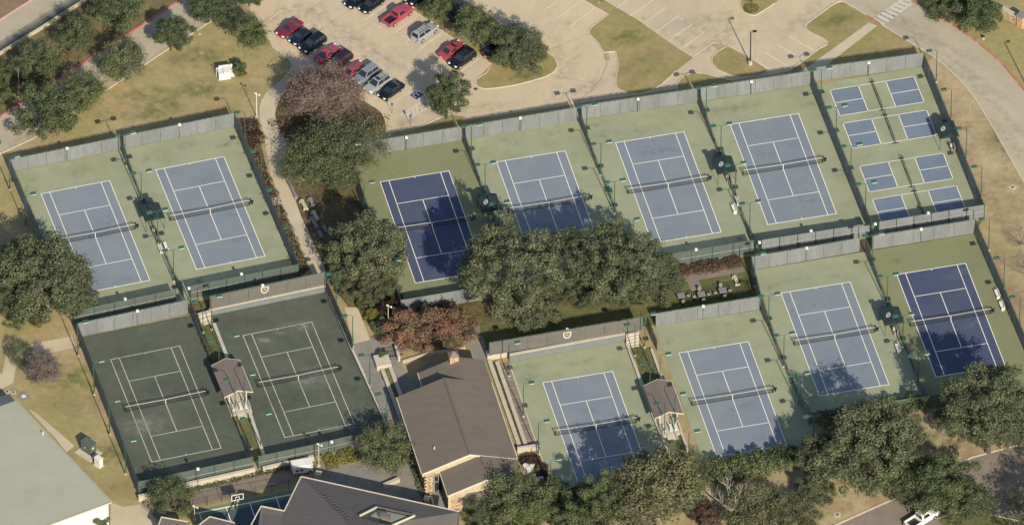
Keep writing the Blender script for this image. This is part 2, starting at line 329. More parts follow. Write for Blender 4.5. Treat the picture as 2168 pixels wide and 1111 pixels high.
# planting bed between path and car park, paths
bed = smooth([(622, 176), (600, 200), (588, 222), (583, 245), (592, 272), (620, 305), (690, 335), (760, 335), (812, 283), (817, 262), (806, 238), (778, 219), (700, 172), (650, 160)], 2, True)
sheet('planting_bed', bed, Z2, mulch); kerb([(618, 181), (598, 200), (590, 215)])
sheet('path', [(614, 129), (617, 142), (604, 163), (580, 182), (562, 197), (549, 224), (550, 255), (558, 285), (566, 330), (573, 370), (593, 420), (623, 493), (655, 565), (672, 600), (702, 602),
      (683, 557), (660, 505), (637, 457), (612, 385), (603, 350), (615, 320), (596, 283), (585, 262), (582, 240), (589, 217), (618, 183), (655, 165), (650, 150)], 0.045, walk)
sheet('planting_bed', [(500, 250), (545, 250), (552, 300), (562, 345), (572, 385), (592, 425), (622, 497), (655, 570), (632, 590), (498, 268)], 0.02, mulch)
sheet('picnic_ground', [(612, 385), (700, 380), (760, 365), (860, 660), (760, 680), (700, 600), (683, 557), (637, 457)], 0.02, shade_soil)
sheet('path', [(569, 421), (592, 416), (603, 430), (578, 436)], 0.05, walk)
sheet('path', [(729, 650), (757, 650), (784, 719), (746, 728)], Z2, walk)
sheet('paved_court', [(735, 726), (800, 712), (850, 722), (1015, 690), (1030, 765), (905, 765), (878, 800), (905, 850), (960, 1060), (900, 1070), (660, 1010), (690, 985), (740, 985), (835, 960), (820, 905)], 0.02, paver)
sheet('courtyard_grass', [(842, 745), (950, 725), (1005, 730), (1020, 765), (905, 765), (880, 800), (862, 800)], 0.05, grass)
sheet('path', [(878, 765), (990, 740), (1000, 748), (905, 775), (880, 830), (868, 810)], 0.04, paver)
sheet('path', [(1008, 700), (1023, 712), (1040, 770), (1005, 770), (995, 720)], Z2, paver)
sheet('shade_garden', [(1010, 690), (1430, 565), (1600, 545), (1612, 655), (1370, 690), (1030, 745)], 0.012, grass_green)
sheet('hedge_bed', [(1420, 572), (1545, 545), (1570, 553), (1430, 596)], 0.02, mulch)
sheet('path', [(1440, 578), (1570, 557), (1578, 576), (1480, 592), (1487, 612), (1464, 616), (1456, 596), (1420, 598)], Z1, paver_brown)
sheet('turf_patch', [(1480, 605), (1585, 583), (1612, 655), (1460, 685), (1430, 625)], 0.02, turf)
sheet('lawn', [(1482, 592), (1580, 575), (1590, 585), (1487, 605)], 0.04, grass_green)
# service strips
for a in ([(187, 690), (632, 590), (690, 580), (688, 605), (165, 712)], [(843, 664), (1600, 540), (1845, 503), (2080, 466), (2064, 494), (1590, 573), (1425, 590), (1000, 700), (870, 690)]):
    sheet('shade_strip', a, 0.006, shade_soil)  # dark sheet paints the fence shadow over these grass strips
# upper-left streets
sheet('street', [(-300, 300), (-300, 190), (0, 43), (68, 0), (260, -130), (420, -130), (187, 0), (0, 115), (-200, 250)], Z1, road)
kerb([(-300, 215), (0, 43), (68, 0), (260, -130)], mat('pink_kerb', (0.5, 0.3, 0.24), 0.8, 0.15, 2), wd=0.3)
sheet('bare_verge', [(-300, 180), (0, 40), (66, 0), (250, -130), (-300, -130)], 0.012, mat('bare_soil', (0.22, 0.135, 0.085), 0.9, 0.2, 0.8, 0.2, (0.18, 0.14, 0.08), 0.2, fine=0.15))
sheet('street', [(-300, 420), (0, 248), (383, 0), (580, -125), (730, -130), (520, 0), (440, 50), (347, 110), (223, 193), (72, 293), (0, 324), (-300, 460)], Z1, road)
kerb([(-100, 308), (0, 248), (383, 0), (560, -115)], kerb_red, wd=0.4)
kerb([(-100, 368), (0, 326), (72, 293), (223, 193), (347, 110), (440, 50), (520, 0), (640, -80)], wd=0.22)
sheet('hedgerow_soil', [(-200, 345), (0, 246), (383, -2), (500, -80), (380, -90), (187, 2), (0, 117), (-200, 245)], 0.02, mat('hedgerow_litter', (0.14, 0.10, 0.052), 0.95, 0.35, 0.9, 0.3, (0.16, 0.135, 0.06), 0.2, fine=0.2))
sheet('slip_road', [(520, 0), (560, -30), (575, -10), (560, 15), (545, 30), (530, 25)], 0.025, road)
# lower right drive
drv = [(1740, 1130), (1765, 1113), (1858, 1071), (1920, 1042), (2031, 979), (2080, 962), (2128, 949), (2168, 941), (2300, 925), (2300, 1300), (1700, 1300)]
sheet('driveway', drv, Z1, asphalt); kerb(drv[:9], sm=2, wd=0.3)
isl7 = [(1960, 1092), (1985, 1098), (2060, 1104), (2168, 1113), (2300, 1125), (2300, 1200), (1960, 1150)]
sheet('grass_island', [(2050, 1075), (2168, 1100), (2300, 1130), (2300, 1200), (2030, 1150), (1985, 1098)], Z2, grass_green); kerb([(1985, 1098), (2050, 1078), (2168, 1105)])
sheet('orchard_ground', [(1150, 1010), (1190, 1045), (1440, 1000), (1500, 1000), (1720, 955), (1712, 897), (1931, 866), (2160, 835), (2300, 800), (2300, 922), (2168, 939), (2031, 977), (1858, 1069), (1765, 1111), (1700, 1250), (1050, 1250), (1000, 1130)], 0.01, grass_right)
# lower left
sheet('path', [(75, 725), (152, 712), (161, 735), (100, 748), (37, 757), (28, 810), (-10, 829), (-60, 840), (-60, 800), (5, 790), (12, 755)], Z1, walk)
sheet('apron', [(60, 866), (75, 872), (158, 943), (141, 957), (120, 930)], Z1, walk)
sheet('apron', [(235, 1063), (262, 1072), (322, 1062), (345, 1150), (230, 1160)], Z1, walk)
sheet('path', [(310, 1066), (400, 1038), (560, 1000), (640, 978), (680, 975), (700, 1010), (610, 1022), (415, 1068), (330, 1100)], Z1, paver_brown)
sheet('sports_court', [(408, 1080), (640, 1032), (720, 1200), (480, 1260)], Z1, sportg)
sheet('sports_court_key', [(436, 1090), (640, 1048), (700, 1190), (490, 1240)], Z2, sportn)
sheet('court_line', [(411, 1085), (640, 1040), (640, 1042.5), (411, 1087.5)], Z3, linem)
for u in (420, 477, 527, 583): sheet('court_line', [(u, 1082 - (u - 420) * .2), (u + 2, 1082 - (u - 420) * .2), (u + 15, 1120 - (u - 420) * .2), (u + 13, 1120 - (u - 420) * .2)], Z3, linem)

# ------------------------------------------------------------------ courts
AL, AR = R(16.4332), R(13.6136)
W_, L_ = 10.97, 23.77
COURTS = {'A': (-73.02, 15.36), 'B': (-55.36, 20.93), 'K': (-61.45, -22.27), 'L': (-41.26, -16.78), 'C': (-20.48, 18.29), 'D': (-2.43, 22.98),
          'E': (16.06, 27.49), 'F': (33.95, 31.80), 'G': (41.43, -6.90), 'H': (59.31, -2.61), 'I': (25.62, -20.46), 'J': (4.76, -27.20)}
SAY = {'A': 'the pale blue court beside the big spreading oak', 'B': 'the pale blue court by the curved path', 'K': 'the dark clay court by the green roofed shed',
       'L': 'the dark clay court by the clubhouse', 'C': 'the navy court beside the round oak', 'D': 'the pale court half under tree shade',
       'E': 'the pale court between shaded court and emblem shelter', 'F': 'the pale court next to the pickleball courts', 'G': 'the pale court west of the sunny navy court',
       'H': 'the navy court by the straw lawn', 'I': 'the pale court east of the brown hut', 'J': 'the pale court beside the clubhouse'}
def ang(k): return AL if k in 'ABKL' else AR
def lw(o, a, x, y): return (o[0] + math.cos(a) * x - math.sin(a) * y, o[1] + math.sin(a) * x + math.cos(a) * y)

lots = [('court_surround', [(21, 366), (496, 268), (632, 587), (157, 685)], cgreen), ('court_surround', [(165, 714), (413, 664), (533, 980), (293, 1043)], clay),
        ('court_surround', [(443, 668), (690, 618), (822, 905), (553, 966)], clay),
        ('court_surround', [(980, 297), (1225, 255), (1478, 217), (1717, 180), (1955, 142), (2083, 462), (1845, 501), (1600, 536), (1108, 619)], cgreen),
        ('court_surround', [(730, 338), (980, 297), (1108, 619), (848, 662)], colive),
        ('court_surround', [(1590, 573), (1835, 532), (1968, 866), (1712, 901)], cgreen), ('court_surround', [(1835, 532), (2064, 494), (2212, 828), (1968, 866)], colive),
        ('court_surround', [(1385, 692), (1610, 655), (1722, 905), (1735, 965), (1500, 1008)], cgreen), ('court_surround', [(1078, 768), (1325, 722), (1455, 1012), (1182, 1058)], cgreen)]
for n_, p_, m_ in lots: sheet(n_, p_, 0.035, m_)

def line_quad(mb, x0, y0, x1, y1, wd, z=0.0):
    d = Vector((x1 - x0, y1 - y0)).normalized(); n = Vector((-d.y, d.x)) * wd / 2; e = d * wd / 2
    mb.add([(x0 - n.x - e.x, y0 - n.y - e.y, z), (x1 - n.x + e.x, y1 - n.y + e.y, z), (x1 + n.x + e.x, y1 + n.y + e.y, z), (x0 + n.x - e.x, y0 + n.y - e.y, z)], [(0, 1, 2, 3)])
    return mb
LINES = [(0, 0, W_, 0), (0, -L_, W_, -L_), (0, 0, 0, -L_), (W_, 0, W_, -L_), (1.37, 0, 1.37, -L_), (W_ - 1.37, 0, W_ - 1.37, -L_),
         (1.37, -5.485, W_ - 1.37, -5.485), (1.37, -L_ + 5.485, W_ - 1.37, -L_ + 5.485), (W_ / 2, -5.485, W_ / 2, -L_ + 5.485), (W_ / 2, 0, W_ / 2, -.3), (W_ / 2, -L_, W_ / 2, -L_ + .3)]
line_me = {}
def court(k):
    x, y = COURTS[k]; a = ang(k); m = cnavy if k in 'CH' else clay if k in 'KL' else cblue
    root = T('tennis_court', None, None, (x, y, 0.055), a); del_ = root; root['kind'] = 'structure'
    mb = MB(); mb.add([(0, 0, 0), (0, -L_, 0), (W_, -L_, 0), (W_, 0, 0)], [(0, 1, 2, 3)]); mb.build('playing_surface', m, root)
    lm = line_worn if k in 'KL' else linem
    for i, q in enumerate(LINES):
        wd = (0.13 if k in 'KL' else 0.115) if i > 1 else 0.14
        key = (lm.name, i)
        if key not in line_me: line_me[key] = line_quad(MB(), *q, wd, 0.03 + 0.003 * (i > 3)).mesh('court_line', lm)
        obj('court_line', line_me[key], root)
for k in COURTS: court(k)

# tennis nets: (left post x offset, right post)
def make_net():
    root = T('tennis_net', 'net', 'tennis net', (0, 0, 0.05))
    mb = MB(); n = 12; hw = W_ / 2 + 0.914
    top = lambda x: 0.93 + 0.12 * abs(x) / hw
    vs = []
    for i in range(n + 1):
        x = -hw + 2 * hw * i / n; vs += [(x, 0, 0.02), (x, 0, top(x) - .05)]
    mb.add(vs, [(2 * i, 2 * i + 2, 2 * i + 3, 2 * i + 1) for i in range(n)]); mb.build('net_mesh', netm, root)
    mb = MB()
    for i in range(n):
        a = -hw + 2 * hw * i / n; b = -hw + 2 * hw * (i + 1) / n
        mb.hexa([(a, -.02, top(a) - .05), (b, -.02, top(b) - .05), (b, .02, top(b) - .05), (a, .02, top(a) - .05)], [(a, -.02, top(a) + .02), (b, -.02, top(b) + .02), (b, .02, top(b) + .02), (a, .02, top(a) + .02)])
    mb.build('headband', MATS.get('net_tape') or mat('net_tape', (.5, .47, .40), .8, .1, 3), root)
    mb = MB(); mb.box((0, 0, .45), (.09, .1, .9)); mb.build('center_strap', white, root)
    mb = MB(); mb.box((0, -.02, .03), (2 * hw, .04, .04)); mb.build('bottom_rope', black, root)
    for s in (-1, 1):
        mb = MB(); mb.tube((s * hw, 0, 0), (s * hw, 0, 1.12), .06, .06, 8); mb.tube((s * hw, 0, 1.12), (s * hw, 0, 1.16), .075, .06, 8); p = mb.build('net_post', postd, root)
        mb = MB(); mb.tube((s * hw + s * .02, .0, .0), (s * hw - s * .0, .55, 0), .05, .05, 6); mb.box((s * hw, .28, .04), (.16, .6, .08)); mb.build('post_base', postd, root)
    mb = MB(); mb.box((hw + .35, 0, .5), (.22, .3, .5)); mb.box((hw + .35, 0, .8), (.4, .34, .1)); mb.build('ball_hopper', black, root)
    return root
net0 = make_net(); used = False
for k in COURTS:
    n = copy_tree(net0) if used else net0; used = True
    x, y = COURTS[k]; p = lw((x, y), ang(k), W_ / 2, -L_ / 2); n.location = (p[0], p[1], 0.06); n.rotation_euler = (0, 0, ang(k))
    n['label'] = 'black tennis net with white band across ' + SAY[k]; n['group'] = 'tennis nets'

# pickleball
PK = [[(1757, 192), (1935, 163), (1955, 218), (1779, 246)], [(1785, 262), (1962, 234), (1983, 287), (1806, 315)], [(1820, 353), (1997, 325), (2017.5, 379), (1841, 407)], [(1847, 423), (2025, 394), (2046, 448), (1868, 477)]]
for i, q in enumerate(PK):
    c = PP(q); o = c[0]; a = math.atan2(c[1].y - c[0].y, c[1].x - c[0].x); Wp, Lp = (c[1] - c[0]).length, (c[3] - c[0]).length
    root = T('pickleball_court', None, None, (o.x, o.y, 0.055), a); root['kind'] = 'structure'
    kz = 4.57
    for x0, x1 in ((0, kz), (Wp - kz, Wp)):
        mb = MB(); mb.add([(x0, 0, 0), (x0, -Lp, 0), (x1, -Lp, 0), (x1, 0, 0)], [(0, 1, 2, 3)]); mb.build('service_box', cblue_deep, root)
    for q2 in [(0, 0, Wp, 0), (0, -Lp, Wp, -Lp), (0, 0, 0, -Lp), (Wp, 0, Wp, -Lp), (kz, 0, kz, -Lp), (Wp - kz, 0, Wp - kz, -Lp), (0, -Lp / 2, kz, -Lp / 2), (Wp - kz, -Lp / 2, Wp, -Lp / 2)]:
        line_quad(MB(), *q2, 0.12, 0.03).build('court_line', linem, root)
    pc = lw((o.x, o.y), a, Wp / 2, -Lp / 2)
    nt_ = T('pickleball_net', ['dark portable pickleball net on the court nearest the crossing', 'dark portable pickleball net on the court beside the emblem shelter',
            'dark portable pickleball net on the third court down, with no shade', 'dark portable pickleball net whose end lies in fence shade'][i], 'pickleball net', (pc[0], pc[1], 0.06), a + math.pi / 2, 'pickleball nets')
    mb = MB(); mb.add([(-3.35, 0, .05), (3.35, 0, .05), (3.35, 0, .86), (-3.35, 0, .86)], [(0, 1, 2, 3)]); mb.build('net_mesh', netm, nt_)
    mb = MB(); mb.box((0, 0, .89), (6.7, .07, .08)); mb.build('headband', black, nt_)
    mb = MB(); mb.box((0, 0, .05), (6.7, .06, .05)); mb.build('bottom_rail', black, nt_)
    for s in (-1, 1):
        mb = MB(); mb.tube((s * 3.35, 0, 0), (s * 3.35, 0, .95), .035); mb.box((s * 3.35, 0, .04), (.08, 1.0, .08)); mb.build('net_stand', black, nt_)
    mb = MB(); mb.box((0, 0, .45), (.08, .04, .85)); mb.build('center_post', black, nt_)

# ------------------------------------------------------------------ fences
_pan = {}
def panel_mesh(L, h1, h2, m, var):
    key = (round(L, 2), round(h1, 2), round(h2, 2), m.name, var)
    if key in _pan: return _pan[key]
    rnd = random.Random(var * 31 + 5); nx, nz = 7, 2; vs = []; fs = []
    ph = rnd.random() * 6
    for j in range(nz + 1):
        for i in range(nx + 1):
            t = i / nx; h = h1 + (h2 - h1) * t; z = 0.06 + (h - 0.1) * j / nz
            if j == nz: z -= 0.05 * (i % 2) * (0 < i < nx)
            amp = 0.09 * math.sin(math.pi * j / nz * .9 + .2)
            vs.append((t * (L - .05) + .02, amp * math.sin(ph + t * 17 + j) + rnd.uniform(-.015, .015), z))
    for j in range(nz):
        for i in range(nx):
            a = j * (nx + 1) + i; fs.append((a, a + 1, a + nx + 2, a + nx + 1))
    me = MB().add(vs, fs).mesh('screen_panel', m)
    me.polygons.foreach_set('use_smooth', [True] * len(me.polygons)); _pan[key] = me; return me
_post = {}
def post_mesh(h, m, r=0.04):
    key = (round(h, 2), m.name, r)
    if key not in _post: _post[key] = MB().tube((0, 0, 0), (0, 0, h), r, r, 8).tube((0, 0, h), (0, 0, h + .06), r * 1.2, r * .4, 8).mesh('fence_post', m)
    return _post[key]
def fence(label, pts, h=2.95, m=screen, pm=postm, z0=0.0, prof=None, side=1, mid=False, cat='fence', name='court_fence', bay=3.05, rail=None, group=None, wr=None):
    q = [P(u, v, z0) if not isinstance(u, Vector) else u for u, v in pts]
    root = T(name, label, cat, (q[0].x, q[0].y, z0), 0, group); O = Vector((q[0].x, q[0].y, z0))
    tot = sum((b - a).length for a, b in zip(q, q[1:])); s0 = 0; k = 0
    pf = prof or (lambda s, t: h)
    for si, (a, b) in enumerate(zip(q, q[1:])):
        d = b - a; Ls = d.length; nb = max(1, round(Ls / bay)); e = Ls / nb; rz = math.atan2(d.y, d.x); d.normalize(); nrm = Vector((-d.y, d.x, 0)) * .07 * side
        rl = MB()
        for i in range(nb):
            p = a + d * e * i; h1 = pf(s0 + e * i, tot); h2 = pf(s0 + e * (i + 1), tot)
            obj('screen_panel', panel_mesh(e, h1, h2, screen if (m is screen_low and name == 'court_fence' and max(h1, h2) > 1.35) else m, k % 3), root, p - O, rz)
            obj('fence_post', post_mesh(h1 + .05, pm, .06 if mid else .04), root, p + nrm - O, 0)
            rl.tube(p + nrm - O + Vector((0, 0, h1)), p + nrm + d * e - O + Vector((0, 0, h2)), .03, .03, 6); k += 1
        if si == len(q) - 2: obj('fence_post', post_mesh(pf(tot, tot) + .05, pm), root, b + nrm - O, 0)
        rl.build('top_rail', rail or pm, root)
        if mid:
            rl = MB().tube(a + nrm * 1.4 - O + Vector((0, 0, h * .52)), b + nrm * 1.4 - O + Vector((0, 0, h * .52)), .035, .035, 6); rl.build('mid_rail', railm, root)
        s0 += Ls
    return root
def wing(s, t, hi=2.95, lo=1.05, a=8.5, b=5.0):
    if s < a: return hi + (lo - hi) * min(1, s / a) ** .8
    if s > t - b: return lo + (hi - lo) * ((s - t + b) / b)
    return lo

fence('tall grey windscreen fence north of the pale court beside the big spreading oak', [(21, 365), (254, 317)], h=2.7)
fence('tall grey windscreen fence north of the pale court by the curved path', [(262, 316), (496, 268)], h=2.85)
fence('dark green side fence along the west edge of the spreading oak court', [(21, 365), (157, 685)], h=2.8)
fence('dark green side fence beside the mulch bed and curved path', [(496, 268), (632, 587)], h=2.85)
fence('see-through green fence south of the spreading oak court, above the clay court', [(157, 686), (372, 640)], h=2.8, m=screen_green, side=-1, mid=True)
fence('see-through green fence south of the curved path court', [(404, 633), (632, 587)], h=2.8, m=screen_green, side=-1, mid=True)
fence('low dark divider fence between the two pale courts on the west side', [(256, 317), (318, 468), (388, 636)], prof=lambda s, t: wing(s, t), m=screen_low, pm=postd)
fence('grey windscreen fence north of the clay court by the green roofed shed', [(165, 714), (398, 664)], h=2.95)
fence('dark green side fence facing the lawn and the green cabinet', [(165, 714), (293, 1046)], h=2.8)
fence('low dark mesh fence on the grass strip west of the small brown hut', [(403, 662), (424, 716), (533, 982)], prof=lambda s, t: 2.9 if s < .5 else max(1.1, 2.9 - s * .3) if s < 20 else 1.1 + max(0, (s - t + 6) * .3), m=screen_low, pm=postd)
fence('blue-green see-through fence on the pale wall south of the shed side clay court', [(293, 1047), (536, 994)], h=2.8, z0=0.0, m=screen_green, side=-1, mid=True)
fence('blue-green see-through fence behind the white utility truck', [(547, 992), (664, 967), (752, 946)], h=2.7, m=screen_green, side=-1, mid=True)
fence('grey windscreen fence above the navy court beside the round oak', [(735, 337), (978, 297)], h=2.95)
fence('grey windscreen fence above the court half in tree shade', [(985, 296), (1221, 257)], h=2.95)
fence('grey windscreen fence above the court with the round grass island behind it', [(1231, 253), (1476, 217)], h=2.95)
fence('grey windscreen fence above the court next to pickleball', [(1483, 215), (1715, 180)], h=2.95)
fence('grey windscreen fence above the pickleball courts', [(1722, 174), (1955, 142)], h=3.0)
fence('dark green side fence between pickleball and the straw verge', [(1955, 142), (2083, 462)], h=2.95)
fence('dark green fence west of the navy court beside the round oak', [(735, 338), (848, 662)], h=2.8)
fence('low dark divider fence between the round oak navy court and the shaded court', [(980, 298), (1037, 442), (1106, 620)], prof=lambda s, t: wing(s, t), m=screen_low, pm=postd)
fence('low dark divider fence between the shaded court and its eastern neighbour', [(1225, 256), (1282, 395), (1350, 576)], prof=lambda s, t: wing(s, t), m=screen_low, pm=postd)
fence('low dark divider fence through the emblem shelter west of the pickleball neighbour', [(1478, 218), (1535, 360), (1600, 535)], prof=lambda s, t: wing(s, t), m=screen_low, pm=postd)
fence('tall dark full-height fence dividing pickleball from tennis', [(1717, 180), (1845, 500)], h=2.9)
fence('grey windscreen fence behind the red-leaved tree', [(848, 663), (1108, 619)], h=2.8, side=-1)
fence('see-through green fence between oak canopy and dark red hedge', [(1108, 619), (1420, 566), (1596, 537)], h=2.9, m=screen_green, side=-1, mid=True)
fence('grey see-through fence south of the court next to pickleball', [(1612, 536), (1841, 501)], h=2.85, m=screen, side=-1, mid=True)
fence('grey see-through fence south of the pickleball courts', [(1860, 498), (2083, 462)], h=2.9, m=screen, side=-1, mid=True)
fence('grey windscreen fence with pale posts north of the court west of the sunny navy court', [(1590, 573), (1820, 533)], h=2.95)
fence('grey windscreen fence north of the navy court by the straw lawn', [(1846, 529), (2064, 494)], h=2.95)
fence('dark green side fence along the straw lawn with two white benches', [(2064, 494), (2232, 885)], h=2.85)
fence('dark fence on the edge of the patio with the dining tables', [(1590, 574), (1611, 654)], h=2.85)
fence('dark divider fence between the court by the hut and its eastern neighbour', [(1612, 655), (1652, 755), (1712, 893)], prof=lambda s, t: wing(s, t, lo=1.2), m=screen_low, pm=postd)
fence('low dark divider fence through the shelter west of the sunny navy court', [(1832, 533), (1888, 670), (1936, 790), (1960, 860)], prof=lambda s, t: wing(s, t), m=screen_low, pm=postd)
fence('see-through green fence behind the clipped hedges at the southern end', [(1712, 899), (1931, 868), (2160, 835)], h=2.6, m=screen_green, side=-1)
fence('pale grey windscreen fence between dining patio and court by the hut', [(1388, 692), (1610, 655)], h=2.85)
fence('dark fence leaf at the corner above the planter stairs', [(1370, 692), (1390, 742)], h=2.3)
# retaining walls with fences
def wall(name, label, pts, h, th, m, cope=None, cat='wall', ch=0.12, over=.08, z0=0.0, zpx=0.0):
    q = PP(pts, zpx); root = T(name, label, cat, (q[0].x, q[0].y, z0)); O = Vector((q[0].x, q[0].y, 0)); p = [(a.x - O.x, a.y - O.y) for a in q]
    mb = MB(); strip_mesh(mb, p, th, 0, h); mb.build('wall_face', m, root)
    if cope:
        mb = MB(); strip_mesh(mb, p, th + over, h, h + ch); mb.build('coping', cope, root)
    return root
wall('retaining_wall', 'blue grey retaining wall with pale coping behind the clubhouse clay court', [(443, 667), (687, 616)], 1.1, .35, retain, copem)
fence('taupe fence with white basket emblem above the clubhouse clay court', [(445, 655), (688, 603.5)], h=2.75, m=screen_taupe, z0=1.15)
wall('retaining_wall', 'blue grey retaining wall with pale coping behind the court beside the clubhouse', [(1078, 765), (1323, 720)], 1.4, .35, retain, copem)
fence('taupe fence with white basket emblem above the court beside the clubhouse', [(1036, 753), (1361, 698)], h=2.75, m=screen_taupe, z0=1.6)
fence('taupe fence on the low wall between clay court and pale path', [(690, 618), (745, 742)], h=2.9, m=screen_taupe, z0=0.35)
wall('low_wall', 'long pale coping wall between clay court and grey paved walk', [(690, 618), (745, 743), (824, 914)], .5, .3, retain, copem)
wall('retaining_wall', 'long cream wall above the ivy south of the shed side clay court', [(293, 1060), (400, 1032), (540, 1001)], 1.0, .4, copem, copem)
wall('retaining_wall', 'short cream wall behind the white utility truck', [(556, 998), (664, 973)], .8, .4, copem, copem)
wall('low_wall', 'pale coping along the grass strip north of the small brown hut', [(453, 688), (483, 765)], .35, .45, copem, copem)
wall('low_wall', 'pale coping along the grass strip south of the small brown hut', [(524, 862), (558, 966)], .35, .45, copem, copem)
wall('low_wall', 'pale coping west of the ivy strip above the hut by the clubhouse courts', [(1327, 730), (1385, 888), (1432, 1000)], .35, .35, copem, copem)
wall('low_wall', 'pale coping east of the ivy strip by the clubhouse courts hut', [(1379, 742), (1398, 795), (1456, 956)], .35, .3, copem, copem)
wall('low_wall', 'pale coping strip touching the clubhouse roof edge', [(1036, 765), (1100, 947)], .25, .55, copem, copem)
wall('low_wall', 'pale coping strip between the narrow hedge and the paved walk east of the clubhouse', [(1052, 768), (1114, 947)], .25, .5, copem, copem)
wall('low_wall', 'short pale end wall between the clubhouse corner and the court fence', [(1095, 957), (1137, 951)], .9, .35, copem, copem)
wall('low_wall', 'broad cream block at the north end of the coping strips', [(1030, 758), (1073, 750)], .9, 1.1, copem, copem)
wall('low_wall', 'pale planter edge nearest the clay court', [(803, 770), (836, 856), (858, 915)], .45, .5, copem, copem)
wall('low_wall', 'pale planter edge nearest the clubhouse', [(821, 768), (850, 845), (880, 925)], .45, .5, copem, copem)
sheet('planter_bed', [(806, 772), (819, 768), (850, 845), (842, 850)], .3, grass_green); sheet('hedge_strip', [(1040, 766), (1048, 766), (1110, 946), (1102, 947)], .2, mat('clipped_ivy', (0.075, 0.08, 0.03), .9, .3, 2, fine=.25))
sheet('paved_walk', [(1056, 766), (1078, 768), (1139, 948), (1118, 951)], .045, paver_brown)
sheet('ivy_strip', [(1335, 728), (1376, 735), (1398, 795), (1456, 958), (1466, 1000), (1436, 1005), (1388, 884)], .05, grass_green)
sheet('grass_strip', [(413, 664), (450, 688), (482, 762), (523, 862), (556, 965), (536, 978)], .05, grass_green)
kerb([(1078, 768), (1139, 948), (1165, 1020)], copem, wd=.22, h=.06)
# steps and landings
def steps(label, pts_a, pts_b, n, z0, z1, m, name='stair'):
    a0, a1 = PP(pts_a, 0); b0, b1 = PP(pts_b, 0)
    root = T(name, label, 'stairs', (a0.x, a0.y, 0)); O = Vector((a0.x, a0.y, 0))
    for i in range(n):
        t0, t1 = i / n, (i + 1) / n; z = z0 + (z1 - z0) * (i + 1) / n
        q = [a0.lerp(b0, t0), a1.lerp(b1, t0), a1.lerp(b1, t1), a0.lerp(b0, t1)]
        MB().hexa([p - O for p in q], [p - O + Vector((0, 0, z)) for p in q]).build('stair_step', m, root)
    return root
steps('pale stone steps above the ivy strip of the clubhouse courts', [(1327, 738), (1353, 733)], [(1325, 718), (1353, 712)], 5, 0.0, 1.2, copem)
steps('pale stone landing and steps at the top of the hut grass strip', [(428, 690), (450, 683)], [(418, 672), (446, 664)], 3, 0.0, .9, copem)

# ------------------------------------------------------------------ court lamps
ORD = ['first', 'second', 'third', 'fourth', 'fifth']
_lm = {}
def lamp_meshes():
    if _lm: return _lm
    mb = MB(); mb.box((0, 0, .1), (.34, .34, .2)); _lm['pole_base'] = mb.mesh('pole_base', copem)
    mb = MB(); mb.tube((0, 0, .2), (0, 0, 6.35), .085, .06, 8); _lm['pole'] = mb.mesh('pole', postm)
    mb = MB(); mb.path([(0, 0, 6.3), (.04, 0, 6.5), (.16, 0, 6.66), (.34, 0, 6.74), (.85, 0, 6.80)], .04, 6); _lm['arm'] = mb.mesh('arm', postm)
    mb = MB(); mb.box((1.28, 0, 6.82), (.86, .54, .2)); mb.box((1.28, 0, 6.95), (.7, .42, .08)); _lm['lamp_head'] = mb.mesh('lamp_head', lampg)
    mb = MB(); mb.box((1.28, -.32, 6.80), (.84, .03, .13)); mb.box((1.28, 0, 6.71), (.84, .5, .03)); _lm['lens'] = mb.mesh('lens', lens)
    mb = MB(); mb.box((0, -.12, 1.5), (.22, .14, .5)); _lm['switch_box'] = mb.mesh('switch_box', lampg)
    return _lm
def lamp(u, v, kind, a, label, grp, dh=67.5, name='court_lamp'):
    g = P(u, v + dh); M_ = lamp_meshes()
    root = T(name, label, 'court lamp', (g.x, g.y, .04), a, grp)
    obj('pole_base', M_['pole_base'], root); obj('pole', M_['pole'], root); obj('switch_box', M_['switch_box'], root)
    for s in ((1, -1) if kind == 2 else (1,) if kind == 1 else (-1,)):
        rz = 0 if s == 1 else math.pi
        ar = obj('arm', M_['arm'], root, (0, 0, 0), rz); h = obj('lamp_head', M_['lamp_head'], root, (0, 0, 0), rz)
        l = obj('lens', M_['lens'], h)
        if s == -1: l.rotation_euler = (0, 0, 0)
